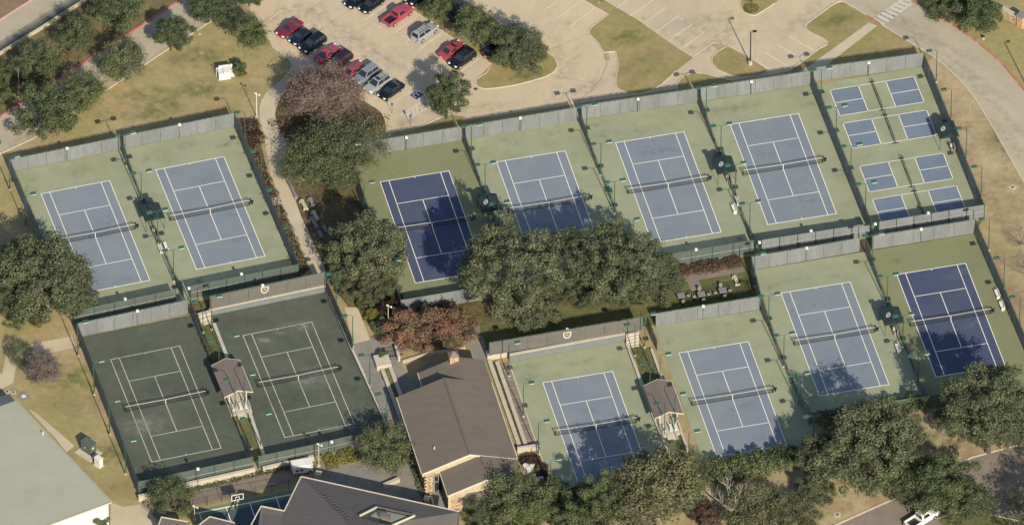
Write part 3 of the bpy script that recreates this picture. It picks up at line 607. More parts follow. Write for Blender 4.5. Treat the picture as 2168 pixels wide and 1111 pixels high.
LR = [
 ('A/B divider', 2, AL, 'two-headed green lamp, {} from the north, between the two western pale courts', [(266, 285), (300, 366), (334, 448), (368, 529)]),
 ('', 1, AL, 'single-headed green lamp, {} from the north, on the west edge of the spreading oak court', [(21, 335), (55, 415), (88, 497), (121, 578)]),
 ('', -1, AL, 'single-headed green lamp, {} from the north, beside the mulch bed and curved path', [(519, 237), (553, 319), (588, 400), (623, 480)]),
 ('', 1, AL, 'single-headed green lamp, {} from the north, by the lawn side of the dark clay court', [(165, 686), (199, 768), (232, 852), (266, 936)]),
 ('', 1, AL, 'single-headed lamp facing the clubhouse clay court, {} from the north, near the small hut', [(448, 631), (484, 714), (518, 796), (552, 879)]),
 ('', -1, AL, 'single-headed lamp facing the shed side clay court, {} from the north, near the small hut', [(430, 637), (464, 719), (498, 801), (532, 884)]),
 ('', -1, AL, 'single-headed green lamp, {} from the north, on the clubhouse side of the clay court', [(712, 578), (747, 667), (783, 750), (818, 832)]),
 ('', 2, AR, 'two-headed green lamp, {} from the north, between navy court and tree-shaded court', [(998, 267), (1027, 348), (1056, 431), (1086, 512)]),
 ('', 1, AR, 'single-headed green lamp, {} from the north, west of the oak-side navy court', [(741, 308), (771, 389), (799, 471), (826, 554)]),
 ('', 2, AR, 'two-headed green lamp, {} from the north, between shaded court and its eastern neighbour', [(1242, 225), (1272, 304), (1301, 385), (1331, 468)]),
 ('', 2, AR, 'two-headed green lamp, {} from the north, on the divider with the emblem shelter', [(1495, 185), (1526, 266), (1556, 349), (1587, 430)]),
 ('', 2, AR, 'two-headed green lamp, {} from the north, on the tall fence beside pickleball', [(1738, 147), (1770, 227), (1801, 309), (1832, 389)]),
 ('', -1, AR, 'single-headed green lamp, {} from the north, on the verge beside pickleball', [(1982, 107), (2013, 189), (2045, 271), (2077, 352)]),
 ('', -1, AR, 'single-headed green lamp, {} from the north, on the straw lawn east of the navy court', [(2093, 463), (2125, 545), (2158, 627)]),
 ('', 2, AR, 'two-headed green lamp, {} from the north, between pale court and sunny navy court', [(1847, 498), (1878, 584), (1911, 668), (1943, 752)]),
 ('', 2, AR, 'two-headed green lamp, {} from the dining patio, east of the brown hut court', [(1627, 626), (1659, 709), (1690, 793)]),
 ('', 1, AR, 'single-headed lamp, {} from the north, on the east side of the clubhouse courts hut', [(1365, 668), (1397, 753), (1428, 837), (1458, 916)]),
 ('', -1, AR, 'single-headed lamp facing the clubhouse court, {} from the north, by the brown hut', [(1344, 686), (1376, 768), (1407, 853), (1437, 933)]),
 ('', 1, AR, 'single-headed green lamp, {} from the north, west of the court beside the clubhouse', [(1078, 729), (1108, 814), (1140, 895), (1165, 975)]),
]
for _, k, a, lab, pts in LR:
    for i, (u, v) in enumerate(pts): lamp(u, v, k, a, lab.format(ORD[i]), 'lamps along the tennis courts', dh=67.5)
lamp(1597, 540, 1, AR, 'single-headed green lamp at the corner of the dining patio fence', 'lamps along the tennis courts')
lamp(1722, 880, -1, AR, 'single-headed green lamp beside the shaded southern fence corner', 'lamps along the tennis courts')

# small white flood lights on fence posts
FL = [(142, 313, 'north of the spreading oak court', 28), (380, 263, 'north of the curved path court', 29), (265, 632, 'south of the spreading oak court', 28), (511, 579, 'south of the curved path court', 28),
      (291, 657, 'above the shed side clay court', 30), (556, 603, 'above the basket emblem of the clay court', 40), (860, 290, 'by the car park and oak', 29), (1101, 249, 'above the tree-shaded court', 29),
      (1350, 209, 'below the large grass island', 29), (1590, 172, 'above the court next to pickleball', 29), (1838, 132, 'above the pickleball courts', 29), (1473, 527, 'over the dark red hedge', 29),
      (1716, 488, 'south of the court next to pickleball', 29), (1852, 473, 'at the gap between two grey fences', 29), (1964, 450, 'south of the pickleball courts', 29), (1589, 516, 'nearest the corner of the red hedge', 28),
      (1607, 512, 'east of the pair by the red hedge', 28), (1707, 524, 'above the court west of the sunny navy court', 29), (1949, 484, 'above the sunny navy court', 29), (1488, 647, 'beside the dining tables', 29),
      (1200, 696, 'above the basket emblem of the clubhouse court', 42), (419, 991, 'south of the shed side clay court', 40), (702, 934, 'by the ivy and the round elm', 40), (400, 609, 'at the gate of the western courts', 28), (1833, 851, 'above the clipped southern hedge', 29)]
_fb = MB().box((0, -.12, 0), (.42, .3, .36)).box((0, -.29, 0), (.34, .04, .26)).mesh('flood_housing', white)
_fa = None
for u, v, d, h in FL:
    g = P(u, v + h); zt = h / 10.1
    root = T('flood_light', 'small white flood light on the fence ' + d, 'flood light', (g.x, g.y, 0), AL if u < 720 else AR, 'white flood lights on the fences')
    MB().tube((0, 0, 0), (0, 0, zt + .05), .04, .04, 6).build('light_post', postm, root); obj('flood_housing', _fb, root, (0, 0, zt))

# basket emblems on the taupe fences
def emblem(u, v, z0, base, a, label, where):
    q = P(*base, z0); c = P(u, v, 0)
    # intersect the view ray with the vertical fence plane through base, direction a
    n = Vector((-math.sin(a), math.cos(a), 0)); ray = c - CAM; t = (q - n * .12 - CAM).dot(n) / ray.dot(n); p = CAM + ray * t
    root = T('fence_emblem', label, 'emblem sign', p, a, 'basket emblems on the fences')
    out = [(-.62, .62), (.62, .62), (.62, -.05), (.5, -.42), (.25, -.66), (0, -.72), (-.25, -.66), (-.5, -.42), (-.62, -.05)]
    def ring(s0, s1):
        mb = MB(); n_ = len(out)
        A = [(x * s0, 0, y * s0) for x, y in out]; B = [(x * s1, 0, y * s1) for x, y in out]
        A2 = [(x, .03, z) for x, _, z in A]; 
        mb.add(A + B, [(i, (i + 1) % n_, (i + 1) % n_ + n_, i + n_) for i in range(n_)]); return mb
    ring(1.0, .80).build('shield_outline', white, root)
    mb = MB(); mb.add([(x * .8, .012, y * .8) for x, y in out], [tuple(range(len(out)))]); mb.build('shield_field', mat('emblem_field', (0.14, 0.115, 0.07), .8, .1, 4) if 'emblem_field' not in MATS else MATS['emblem_field'], root)
    gm = MATS.get('emblem_gold') or mat('emblem_gold', (0.30, 0.26, 0.17), .8, .15, 6)
    mb = MB()
    for i in range(4):
        x = -.36 + .24 * i; mb.box((x, -.01, .02 - .04 * abs(i - 1.5)), (.05, .01, .86 - .12 * abs(i - 1.5)))
    for j in range(4): mb.box((0, -.014, .36 - .23 * j), (.86 - .1 * (j > 2) * 2, .008, .05))
    mb.box((0, -.02, .1), (.3, .008, .3), 0); mb.build('monogram', gm, root)
emblem(560.5, 613.5, 1.15, (565, 629.6), AL, 'white outlined shield emblem on the taupe fence over the clay court', '')
emblem(1201, 709, 1.6, (1200, 725.3), AR, 'white outlined shield emblem on the taupe fence near the red-leaved tree', '')

# ------------------------------------------------------------------ benches and court furniture
def bench_meshes():
    d = {}
    mb = MB()
    d['seat'] = MB().box((0, 0, .45), (1.6, .48, .07)).mesh('seat', benchw)
    d['backrest'] = MB().box((0, .26, .74), (1.6, .07, .42)).mesh('backrest', benchw)
    d['leg'] = MB().box((0, .02, .21), (.08, .46, .42)).mesh('leg', benchw)
    d['armrest'] = MB().box((0, 0, .66), (.08, .5, .06)).box((0, -.2, .55), (.06, .06, .2)).mesh('armrest', benchw)
    return d
BM = bench_meshes()
def bench(u, v, rz, label, m=None, grp='benches beside the courts', z=0.04, s=1.0):
    g = P(u, v); root = T('court_bench', label, 'bench', (g.x, g.y, z), rz, grp); root.scale = (s, s, s)
    for n_, L in (('seat', [0]), ('backrest', [0]), ('leg', [-.65, .65]), ('armrest', [-.76, .76])):
        for x in L:
            o = obj(n_, BM[n_], root, (x, 0, 0))
            if m: 
                o.data = BM.setdefault((n_, m.name), BM[n_].copy()); o.data.materials[0] = m
    return root
dv = lambda a, s: a + s * math.pi / 2
bench(340, 531, dv(AL, -1), 'white bench west of the low divider between the western pale courts')
bench(351, 527, dv(AL, 1), 'white bench east of the low divider between the western pale courts')
bench(1554, 447, dv(AR, -1), 'white bench west of the divider south of the emblem shelter')
bench(1562, 431, dv(AR, 1), 'white bench east of the divider south of the emblem shelter')
bench(1901, 742, dv(AR, -1), 'white bench on the divider beside tree shade and the sunny navy court')
bench(1049, 503, dv(AR, -1), 'grey-white bench in shade next to the oak canopy', stonegrey)
bench(2111, 627, dv(AR, -1), 'northern of the two white benches along the straw lawn fence')
bench(2121, 652, dv(AR, -1), 'southern of the two white benches along the straw lawn fence')

# canvas shelters
def shelter(u, v, a, what, emb=True, half=False):
    z0, z1 = 2.35, 2.85; g = P(u, v, 2.5); wd, ln = 1.55, 1.85
    root = T('canvas_shelter', 'dark green gabled canvas shelter ' + what, 'shelter', (g.x, g.y, .04), a, 'canvas shelters between courts')
    MB().hexa([(-wd, -ln, z0), (0, -ln, z1), (0, ln, z1), (-wd, ln, z0)], [(-wd, -ln, z0 + .05), (0, -ln, z1 + .05), (0, ln, z1 + .05), (-wd, ln, z0 + .05)]).build('canopy_slope', canvas, root)
    MB().hexa([(0, -ln, z1), (wd, -ln, z0), (wd, ln, z0), (0, ln, z1)], [(0, -ln, z1 + .05), (wd, -ln, z0 + .05), (wd, ln, z0 + .05), (0, ln, z1 + .05)]).build('canopy_slope', canvas, root)
    for s in (-1, 1):
        mb = MB(); mb.hexa([(s * wd, -ln, z0 - .22), (s * wd + .02, -ln, z0 - .22), (s * wd + .02, ln, z0 - .22), (s * wd, ln, z0 - .22)], [(s * wd, -ln, z0 + .03), (s * wd + .02, -ln, z0 + .03), (s * wd + .02, ln, z0 + .03), (s * wd, ln, z0 + .03)]); mb.build('valance', canvas, root)
        MB().add([(-wd, s * ln, z0), (wd, s * ln, z0), (0, s * ln, z1)], [(0, 1, 2)]).build('gable_panel', canvas, root)
        for t in (-1, 1): MB().tube((s * (wd - .1), t * (ln - .1), 0), (s * (wd - .1), t * (ln - .1), z0), .04, .04, 6).build('shelter_post', postm, root)
    if emb:
        k = (z1 - z0) / wd
        pt = lambda x, y, e: (x, y, z1 + k * x + .05 + e)
        out = [(-.95, -.25), (-.75, -.5), (-.45, -.45), (-.2, -.05), (-.3, .45), (-.55, .5), (-.85, .2)]
        MB().add([pt(x, y, .03) for x, y in out], [tuple(range(len(out)))]).build('shield_emblem', MATS.get('emblem_white') or mat('emblem_white', (.5, .49, .47), .7, .1, 5), root)
        mb = MB()
        for x0, y0, x1, y1 in [(-.8, -.3, -.5, -.3), (-.8, -.1, -.35, -.1), (-.75, .12, -.35, .12), (-.6, -.4, -.6, .35), (-.45, .05, -.45, .4)]:
            d = Vector((x1 - x0, y1 - y0)).normalized(); n = Vector((-d.y, d.x)) * .035
            mb.add([pt(x0 - n.x, y0 - n.y, .04), pt(x1 - n.x, y1 - n.y, .04), pt(x1 + n.x, y1 + n.y, .04), pt(x0 + n.x, y0 + n.y, .04)], [(0, 1, 2, 3)])
        mb.build('emblem_lettering', canvas, root)
for u, v, a, wht, e in [(322, 448, AL, 'between the two western pale courts', False), (1534, 349, AR, 'with white emblem beside the court next to pickleball', True),
                     (1888, 668, AR, 'with white emblem west of the sunny navy court', True), (1036, 429, AR, 'with white emblem in shade beside the navy court', True), (2004, 274, AR, 'with white emblem at the pickleball side fence', True)]:
    shelter(u, v, a, wht, e)
for u, v, a, s, d in [(296, 437, AL, -1, 'west bench north of the western shelter'), (311, 432, AL, 1, 'east bench north of the western shelter'), (1514, 339, AR, -1, 'west bench north of the emblem shelter next to pickleball'),
                      (1523, 333, AR, 1, 'east bench north of the emblem shelter next to pickleball'), (1868, 662, AR, -1, 'bench in shadow north of the shelter by the sunny navy court'), (1016, 424, AR, -1, 'bench in tree shade north of the shaded shelter')]:
    bench(u, v, dv(a, s), 'grey ' + d, stonegrey)
for u, v, a, d in [(326, 497, AL, 'western'), (1540, 383, AR, 'pickleball neighbour'), (1893, 706, AR, 'sunny navy court'), (1040, 470, AR, 'shaded'), (2014, 318, AR, 'pickleball side')]:
    g = P(u, v); r_ = T('water_station', 'pale water cooler stand just south of the ' + d + ' canvas shelter', 'water station', (g.x, g.y, .04), a, 'water coolers by the shelters')
    MB().box((0, 0, .3), (.35, 1.1, .6)).build('cooler_stand', stonegrey, r_); MB().box((0, .25, .75), (.34, .42, .3)).tube((0, .25, .9), (0, .25, 1.1), .15, .12, 10).build('cooler_jug', cream, r_); MB().box((.45, 0, .5), (.2, .9, 1.0)).build('divider_board', stonegrey, r_)
# light towels, hoppers on court
g = P(1290, 409); r_ = T('ball_cart', 'wire ball cart beside the divider south of the shaded court', 'ball cart', (g.x, g.y, .04), AR)
MB().box((0, 0, .6), (.9, 1.1, .05)).build('cart_tray', postm, r_)
for x in (-.4, .4):
    for y in (-.5, .5): MB().tube((x, y, 0), (x, y, .9), .03).build('cart_leg', postm, r_)

# ------------------------------------------------------------------ huts
def hut(u, v, a, label, grp):
    """u, v: north end of the ridge in the photograph"""
    z0, z1 = 2.55, 3.45; g = P(u, v, z1); wd, ln = 2.25, 7.4
    root = T('court_hut', label, 'hut', (g.x, g.y, .04), a, grp); th = .12
    for s in (-1, 1):
        x = s * (wd + .0)
        A = [(0, 0, z1 - th), (0, -ln, z1 - th), (x, -ln - .0, z0 - th), (x, 0, z0 - th)]; B = [(p[0], p[1], p[2] + th) for p in A]
        if s > 0: A = A[::-1]; B = B[::-1]
        r_ = MB().hexa(A, B).build('roof_slope', shingle_hut, root)
        MB().box((x + s * .04, -ln / 2, z0 - .06), (.08, ln + .1, .14)).build('gutter', trimc if s > 0 else black, r_)
    for y in (.03, -ln - .03): MB().hexa([(-wd, y - .03, z0 - .14), (0, y - .03, z1 - .14), (0, y + .03, z1 - .14), (-wd, y + .03, z0 - .14)], [(-wd, y - .03, z0 + .02), (0, y - .03, z1 + .02), (0, y + .03, z1 + .02), (-wd, y + .03, z0 + .02)]).build('fascia_board', trimc, root); \
        MB().hexa([(0, y - .03, z1 - .14), (wd, y - .03, z0 - .14), (wd, y + .03, z0 - .14), (0, y + .03, z1 - .14)], [(0, y - .03, z1 + .02), (wd, y - .03, z0 + .02), (wd, y + .03, z0 + .02), (0, y + .03, z1 + .02)]).build('fascia_board', trimc, root)
    for x in (-1.35, 1.35):
        for y in (-.5, -ln / 2, -ln + .4): MB().box((x, y, 1.25), (.16, .16, 2.5)).build('hut_post', trimc, root)
    MB().box((0, -ln / 2 - .9, .18), (3.3, ln + 1.9, .36)).build('floor_slab', copem, root)
    for i in range(3): MB().box((0, -ln - 1.95 - .32 * i, .26 - .1 * i), (1.6, .32, .12)).build('stair_step', copem, root)
    for x in (-.95, .1, .85): MB().box((x, -ln - .55, .62), (.5, 1.5, .12)).box((x - .2, -ln - .55, .86), (.08, 1.5, .4)).build('hut_bench', white, root)
    for s in (-1, 1):
        mb = MB(); mb.tube((s * 1.45, -ln - 1.7, .3), (s * 1.45, -ln - 1.7, 1.3), .04); mb.tube((s * 1.45, -ln, .3), (s * 1.45, -ln, 1.3), .04); mb.tube((s * 1.45, -ln - 1.7, 1.3), (s * 1.45, -ln, 1.3), .04); mb.tube((s * 1.45, -ln - 1.7, .8), (s * 1.45, -ln, .8), .03)
        mb.build('hand_rail', trimc, root)
    return root
hut(477, 759, AL, 'small brown roofed hut between the two dark clay courts', 'brown roofed huts between courts')
hut(1392, 803, AR, 'small brown roofed hut between clubhouse court and its eastern neighbour', 'brown roofed huts between courts')

# ------------------------------------------------------------------ tables, benches in gardens
def stone_bench(u, v, rz, ln, label, m, grp='stone benches under the oaks', h=.48):
    g = P(u, v); r_ = T('stone_bench', label, 'bench', (g.x, g.y, .02), rz, grp)
    MB().box((0, 0, h), (ln, .55, .12)).build('seat', m, r_)
    for s in (-1, 1): MB().box((s * (ln / 2 - .2), 0, h / 2 - .03), (.18, .8, h - .06)).build('leg', m, r_)
for u, v, ln, m, d in [(643, 437, 2.3, cream, 'cream stone bench nearest the low wall by the path'), (659, 431, 1.8, stonegrey, 'grey stone bench in sun east of the cream bench'),
                     (667, 460, 2.0, cream, 'cream stone bench on the edge of the oak shade'), (665, 475, 2.6, stonegrey, 'long grey stone bench beside the path in shade'),
                     (688, 488, 1.4, stonegrey, 'short grey stone bench in the middle of the shade'), (678, 499, 1.4, stonegrey, 'short grey stone bench closest to the path in shade'), (723, 483, 1.4, stonegrey, 'short grey stone bench touching the round oak canopy')]:
    stone_bench(u, v, dv(AR, 1) + .12, ln, d, m)
wall('low_wall', 'grey garden wall beside the curved path under the spreading live oak', [(603, 372), (613, 392), (627, 422)], .6, .45, stonegrey)
def dining(u, v, rz, label, chairs):
    g = P(u, v); r_ = T('dining_table', label, 'table', (g.x, g.y, .03), rz, 'patio dining tables')
    MB().box((0, 0, .72), (1.15, 1.15, .07)).build('tabletop', stonegrey, r_)
    for x in (-.45, .45):
        for y in (-.45, .45): MB().tube((x, y, 0), (x, y, .7), .03).build('leg', black, r_)
    for k, (dx, dy) in enumerate(((1.15, 0), (-1.15, -.0), (0, 1.1), (0, -1.1))):
        if k not in chairs: continue
        p = lw((g.x, g.y), rz, dx, dy); an = rz + math.atan2(dy, dx) - math.pi / 2
        c = T('patio_chair', label.split(' ')[0] + ' table chair on its ' + ['east', 'west', 'north', 'south'][k] + ' side' + (' in fence shadow' if k == 3 else ' on the patio'), 'chair', (p[0], p[1], .03), an, 'patio chairs')
        MB().box((0, 0, .45), (.5, .5, .06)).build('seat', slateblue, c); MB().box((0, .26, .75), (.5, .05, .55)).build('backrest', slateblue if k < 2 else stonegrey, c)
        for x in (-.22, .22):
            for y in (-.22, .22): MB().tube((x, y, 0), (x, y, .45), .025).build('leg', black, c)
dining(1530, 622, AR, 'eastern square grey patio dining table', (0, 1, 2, 3)); dining(1485, 630, AR, 'middle square grey patio dining table', (0, 1, 2, 3)); dining(1442, 633, AR, 'western patio dining table half under the oak canopy', (0, 3))
stone_bench(1558, 597, dv(AR, 1) + .1, 2.0, 'cream bench box on the lawn east of the dining tables', cream, 'garden benches')

# ------------------------------------------------------------------ poles, posts, signs
def pole(u, vb, vt, label, m, name='camera_pole', cat='pole', r=.07, arm=True, base=copem):
    g = P(u, vb); h = (vb - vt) / 10.1; r_ = T(name, label, cat, (g.x, g.y, 0))
    MB().box((0, 0, .12), (.5, .5, .24)).build('pole_base', base, r_); MB().tube((0, 0, .2), (0, 0, h), r, r * .85, 8).build('pole', m, r_)
    if arm: MB().tube((0, 0, h - .4), (.4, 0, h - .35), .04).box((.48, -.05, h - .4), (.22, .26, .2)).build('camera', white, r_); MB().box((-.1, 0, h - .1), (.35, .18, .16)).build('sensor_box', white, r_)
    return r_
pole(543.5, 249, 197, 'white camera pole on the lawn by the curved path', white)
pole(822, 697, 645, 'pale camera pole standing in front of the red-leaved tree', polew)
pole(675, 986, 938, 'pale camera pole beside the ivy and the white utility truck', polew)
pole(412, 1100, 1069, 'pale camera pole beside the basketball court corner', polew)
pole(40, 204, 145, 'weathered wooden post in the hedgerow between the streets', wood, 'wooden_post', 'post', arm=False, base=wood)
def lot_lamp(u, vb, vt, label):
    g = P(u, vb); h = (vb - vt) / 10.1; r_ = T('street_lamp', label, 'street lamp', (g.x, g.y, 0))
    MB().tube((0, 0, 0), (0, 0, .75), .32, .32, 14).build('concrete_base', copem, r_); MB().tube((0, 0, .7), (0, 0, h), .1, .08, 8).build('pole', black, r_)
    MB().tube((0, 0, h - .1), (.35, .1, h), .04).box((.6, .15, h), (.6, .4, .14), .2).build('lamp_head', black, r_)
lot_lamp(1588.5, 137, 68, 'dark street lamp on a round pale base by the small grass island')
lot_lamp(2180, 196, 120, 'dark street lamp whose shadow falls on the straw lawn')
def sign(u, vb, h, label, m, face=(.35, .5), rz=0.0):
    g = P(u, vb); r_ = T('parking_sign', label, 'sign', (g.x, g.y, 0), rz); MB().tube((0, 0, 0), (0, 0, h), .035).build('sign_post', postd, r_); MB().box((0, -.05, h - face[1] / 2), (face[0], .04, face[1])).build('sign_panel', m, r_)
sign(830, 241, 2.3, 'accessible parking sign facing the black sedan', ada); sign(869, 266, 2.3, 'accessible parking sign beside the hatched bay', ada)
# accessible bay
lp = lot
def stall_line(a, b, wd=.11, m=stall, z=Z2): 
    p, q = P(*a, 0), P(*b, 0); line_quad(MB(), p.x, p.y, q.x, q.y, wd, z).build('stall_line', m, lp)
def z1(x, y): return (540 + x / 3.0018, y / 3.0018)
def z3(x, y): return (1080 + x / 3.0018, y / 3.0018)
def z4(x, y): return (1618 + x / 3.0018, y / 3.0018)
SL = [(z3(145, 12), z3(195, -25)), (z3(220, 66), z3(375, -45)), (z3(305, 115), z3(460, 1)), (z3(387, 167), z3(537, 53)), (z3(560, 25), z3(640, -35)), (z3(677, 55), z3(820, -48)), (z3(757, 107), z3(905, 5)), (z3(842, 160), z3(988, 53)),
      (z3(925, 208), z3(1075, 102)), (z3(1008, 262), z3(1158, 155)), (z3(1092, 310), z3(1235, 208)), (z3(1175, 355), z3(1300, 270)), (z3(1350, 12), z3(1420, -40)), (z4(10, 340), z4(172, 437)), (z4(85, 288), z4(245, 382)), (z4(160, 235), z4(322, 328)),
      (z4(-70, 380), z4(50, 452)),
      (z1(85, 130), z1(178, 65)), (z1(710, 122), z1(865, 13)), (z1(620, 72), z1(775, -40)), (z1(795, 175), z1(950, 60)), (z1(880, 215), z1(1025, 112)), (z1(955, 273), z1(1110, 160)), (z1(1035, 323), z1(1190, 213)), (z1(1120, 375), z1(1275, 265)), (z1(1200, 428), z1(1355, 318)), (z1(1285, 475), z1(1437, 368)),
      (z1(190, 262), z1(345, 155)), (z1(270, 310), z1(425, 200)), (z1(350, 360), z1(505, 255)), (z1(430, 415), z1(580, 310)), (z1(510, 480), z1(665, 372)), (z1(600, 525), z1(750, 420)), (z1(685, 575), z1(840, 470)), (z1(757, 632), z1(910, 527)),
      (z1(850, 675), z1(980, 588)), (z1(925, 733), z1(1090, 632)), (z1(982, 756), z1(1130, 668)), (z1(975, 715), z1(985, 752)), (z1(1000, 690), z1(1010, 735)), (z1(1025, 675), z1(1035, 722)), (z1(1050, 660), z1(1060, 705)), (z1(955, 715), z1(985, 755))]
for a, b in SL: stall_line(a, b)
# pavement joints
def joint(pts, parent=None, wd=.05, z=0.034, m=None):
    q = PP(pts); 
    for a, b in zip(q, q[1:]): line_quad(MB(), a.x, a.y, b.x, b.y, wd, z).build('pavement_joint', m or jm, parent or lp)
jm = mat('joint_dark', (0.25, 0.21, 0.16), .9, .1, 2)
d1 = Vector((3.65, 3.88)).normalized(); d2 = Vector((-d1.y, d1.x))
for i in range(-3, 14):
    o_ = P(600, 60) + Vector((d1.x, d1.y, 0)) * 0; a = o_ + Vector((-d2.x, -d2.y, 0)) * 4.6 * i
    s = 0 if i < 7 else 6
    b = a + Vector((d1.x, d1.y, 0)) * 22
    if i in (0, 1, 2, 3, 4, 5, 6, 7): line_quad(MB(), a.x, a.y, b.x, b.y, .04, .034).build('pavement_joint', jm, lp)
for k in range(1, 4):
    a = P(600, 60) + Vector((d1.x, d1.y, 0)) * (5.0 * k + 1); b = a - Vector((d2.x, d2.y, 0)) * 27
    line_quad(MB(), a.x, a.y, b.x, b.y, .04, .0345).build('pavement_joint', jm, lp)
joint([(1284, 116), (1284, 140), (1272, 168), (1252, 192), (1228, 212), (1205, 226)], wd=.12); joint([(1180, 100), (1250, 70)]); joint([(1540, 62), (1440, 122)]); joint([(1160, 158), (1270, 180)]); joint([(900, 268), (1000, 225)])
c0 = P(882, 202); an = math.atan2(d1.y, d1.x)
r_ = MB().box((c0.x, c0.y, Z2), (1.6, 1.5, .006), an).build('accessible_marking', ada, lp)
mb = MB(); pts = [(c0.x + .42 * math.cos(t * .7) - .1, c0.y - .1 + .42 * math.sin(t * .7)) for t in range(0, 8)]
for a, b in zip(pts, pts[1:]): line_quad(mb, *a, *b, .09, Z2 + .012)
line_quad(mb, c0.x - .05, c0.y + .1, c0.x - .05, c0.y + .55, .1, Z2 + .014); line_quad(mb, c0.x - .05, c0.y + .1, c0.x + .4, c0.y + .05, .1, Z2 + .016)
mb.tube((c0.x - .05, c0.y + .72, Z2 + .008), (c0.x - .05, c0.y + .72, Z2 + .018), .12, .12, 10); mb.build('wheelchair_symbol', stall, lp)
# zebra crossing
q = [z4(705, 130), z4(870, 0), z4(940, 12), z4(760, 150)]
e0a, e1a = P(1853, 42, 0), P(1912, -1, 0); e0b, e1b = P(1870, 52, 0), P(1933, 6, 0)
r0 = T('pedestrian_crossing', None, None, (e0a.x, e0a.y, 0)); r0['kind'] = 'structure'; O = Vector((e0a.x, e0a.y, 0))
for a, b in ((e0a, e1a), (e0b, e1b)): line_quad(MB(), a.x - O.x, a.y - O.y, b.x - O.x, b.y - O.y, .35, .075).build('crossing_line', walkpaint, r0)
for i in range(8):
    t = i / 7; a = e0a.lerp(e1a, t); b = e0b.lerp(e1b, t); line_quad(MB(), a.x - O.x, a.y - O.y, b.x - O.x, b.y - O.y, .55 if i % 7 else .3, .078).build('crossing_stripe', walkpaint, r0)
# drains, covers
def cover(u, v, sx, rz, label, m, m2, name='utility_cover'):
    g = P(u, v); r_ = T(name, label, 'utility cover', (g.x, g.y, 0), rz); MB().box((0, 0, .03), (sx, sx, .06)).build('cover_pad', m, r_); MB().box((0, 0, .08), (sx * .4, sx * .4, .05)).build('cover_lid', m2, r_)
cover(2144, 397, 1.0, .7, 'small square drain cover in the straw lawn', copem, mulch); cover(50, 839, 1.5, .75, 'grey square utility slab near the green roofed shed', stonegrey, white)
cover(28, 819 + 11, .75, .3, 'small cream box cover closest to the shed roof', cream, black); cover(14, 829, .01, .3, 'x', cream, black) if 0 else None
cover(15, 829, .75, .3, 'small cream box cover at the picture edge by the shed', cream, black)
cover(1007, 189, .55, .75, 'small dark storm drain at the tip of the tree island', mulch, black, 'storm_drain')
cover(1773, 1089, 1.0, 0, 'round-looking dark valve cover beside the lower driveway', copem, mulch)
cover(555, 213, .3, .3, 'tiny pale valve lid next to the white camera pole', cream, white)
cover(409, 82, .5, .4, 'small pale lid on the lawn by the street kerb', cream, white); cover(423, 73, .4, .4, 'tiny pale lid nearest the street tree trunk', cream, white)
# cabinets
def rounded_box(nm, parent, c, d, m, rz=0): return MB().box(c, d, rz).build(nm, m, parent)
g = P(187, 957); r_ = T('transformer_cabinet', 'dark green transformer cabinet on a pale concrete pad', 'transformer', (g.x, g.y, 0), R(-42))
MB().box((0.1, -.1, .08), (3.3, 2.7, .16)).build('concrete_pad', copem, r_)
MB().box((-.1, .2, 1.05), (2.0, 1.3, 1.8)).build('cabinet_body', boxgreen, r_); MB().box((-.1, .2, 1.98), (2.1, 1.4, .08)).build('cabinet_lid', boxgreen, r_)
MB().box((-.55, .95, .8), (.8, .5, 1.3)).build('cooling_fins', boxgreen, r_); MB().box((.92, .1, 1.35), (.02, .35, .35)).build('warning_label', white, r_); MB().box((-.3, -.47, 1.1), (.12, .02, .4)).build('door_handle', white, r_)
g = P(209, 985); r_ = T('utility_box', 'white utility box on the lawn south of the green transformer', 'utility box', (g.x, g.y, 0), R(-42))
MB().box((0, 0, .05), (1.4, 1.1, .1)).build('concrete_pad', copem, r_); MB().box((0, 0, .85), (1.1, .75, 1.5)).build('box_body', white, r_); MB().box((0, 0, 1.63), (1.2, .85, .08)).build('box_lid', white, r_); MB().box((.1, -.39, .9), (.1, .03, .3)).build('door_handle', stonegrey, r_)
g = P(478, 160); r_ = T('generator_set', 'white generator equipment on the lawn beside a round shrub', 'generator', (g.x, g.y, 0), R(12))
MB().box((-.9, -.3, .7), (.75, 1.5, 1.3)).build('equipment_cabinet', white, r_); MB().box((.05, -.3, .8), (1.1, 1.5, 1.5)).build('generator_body', white, r_); MB().box((.05, .55, 1.0), (2.2, .25, 1.3)).build('back_panel', white, r_)
MB().tube((-1.5, 0, 0), (-1.5, 0, 1.9), .05).tube((-1.5, 0, 1.7), (-.9, .2, 1.7), .04).build('conduit_pipe', white, r_); MB().box((1.0, -.3, .5), (.6, .9, .6)).build('meter_box', white, r_)
MB().box((.9, -.4, 1.3), (.5, .1, .1)).tube((.7, .2, .1), (.7, .2, 1.9), .05).build('pipe_frame', white, r_)

# ------------------------------------------------------------------ clubhouse
def slab(mb, q, th=.15):
    q = [Vector(a) for a in q]; n = (q[1] - q[0]).cross(q[2] - q[0]); 
    if n.z < 0: q = q[::-1]
    mb.hexa([a - Vector((0, 0, th)) for a in q], q)
    return mb
g = P(940, 799, 6.85); CA = R(13.2)
club = T('clubhouse', 'long brown shingled clubhouse with stone gables and a chimney', 'clubhouse', (g.x, g.y, 0), CA)
EZ, RZ, HW, LN = 4.35, 6.85, 7.4, 17.3; sl = (RZ - EZ) / HW
roof = slab(MB(), [(0, 0, RZ), (-HW, 0, EZ), (-HW, -LN, EZ), (0, -LN, RZ)]).build('roof', shingle, club)
slab(MB(), [(0, 0, RZ), (0, -LN, RZ), (HW, -LN, EZ), (HW, 0, EZ)]).build('roof_slope', shingle, roof)
MB().box((0, -LN / 2, RZ + .02), (.3, LN, .1)).build('ridge_cap', mat('ridge_shingle', (0.111, 0.091, 0.079), .9, .1, 2), roof)
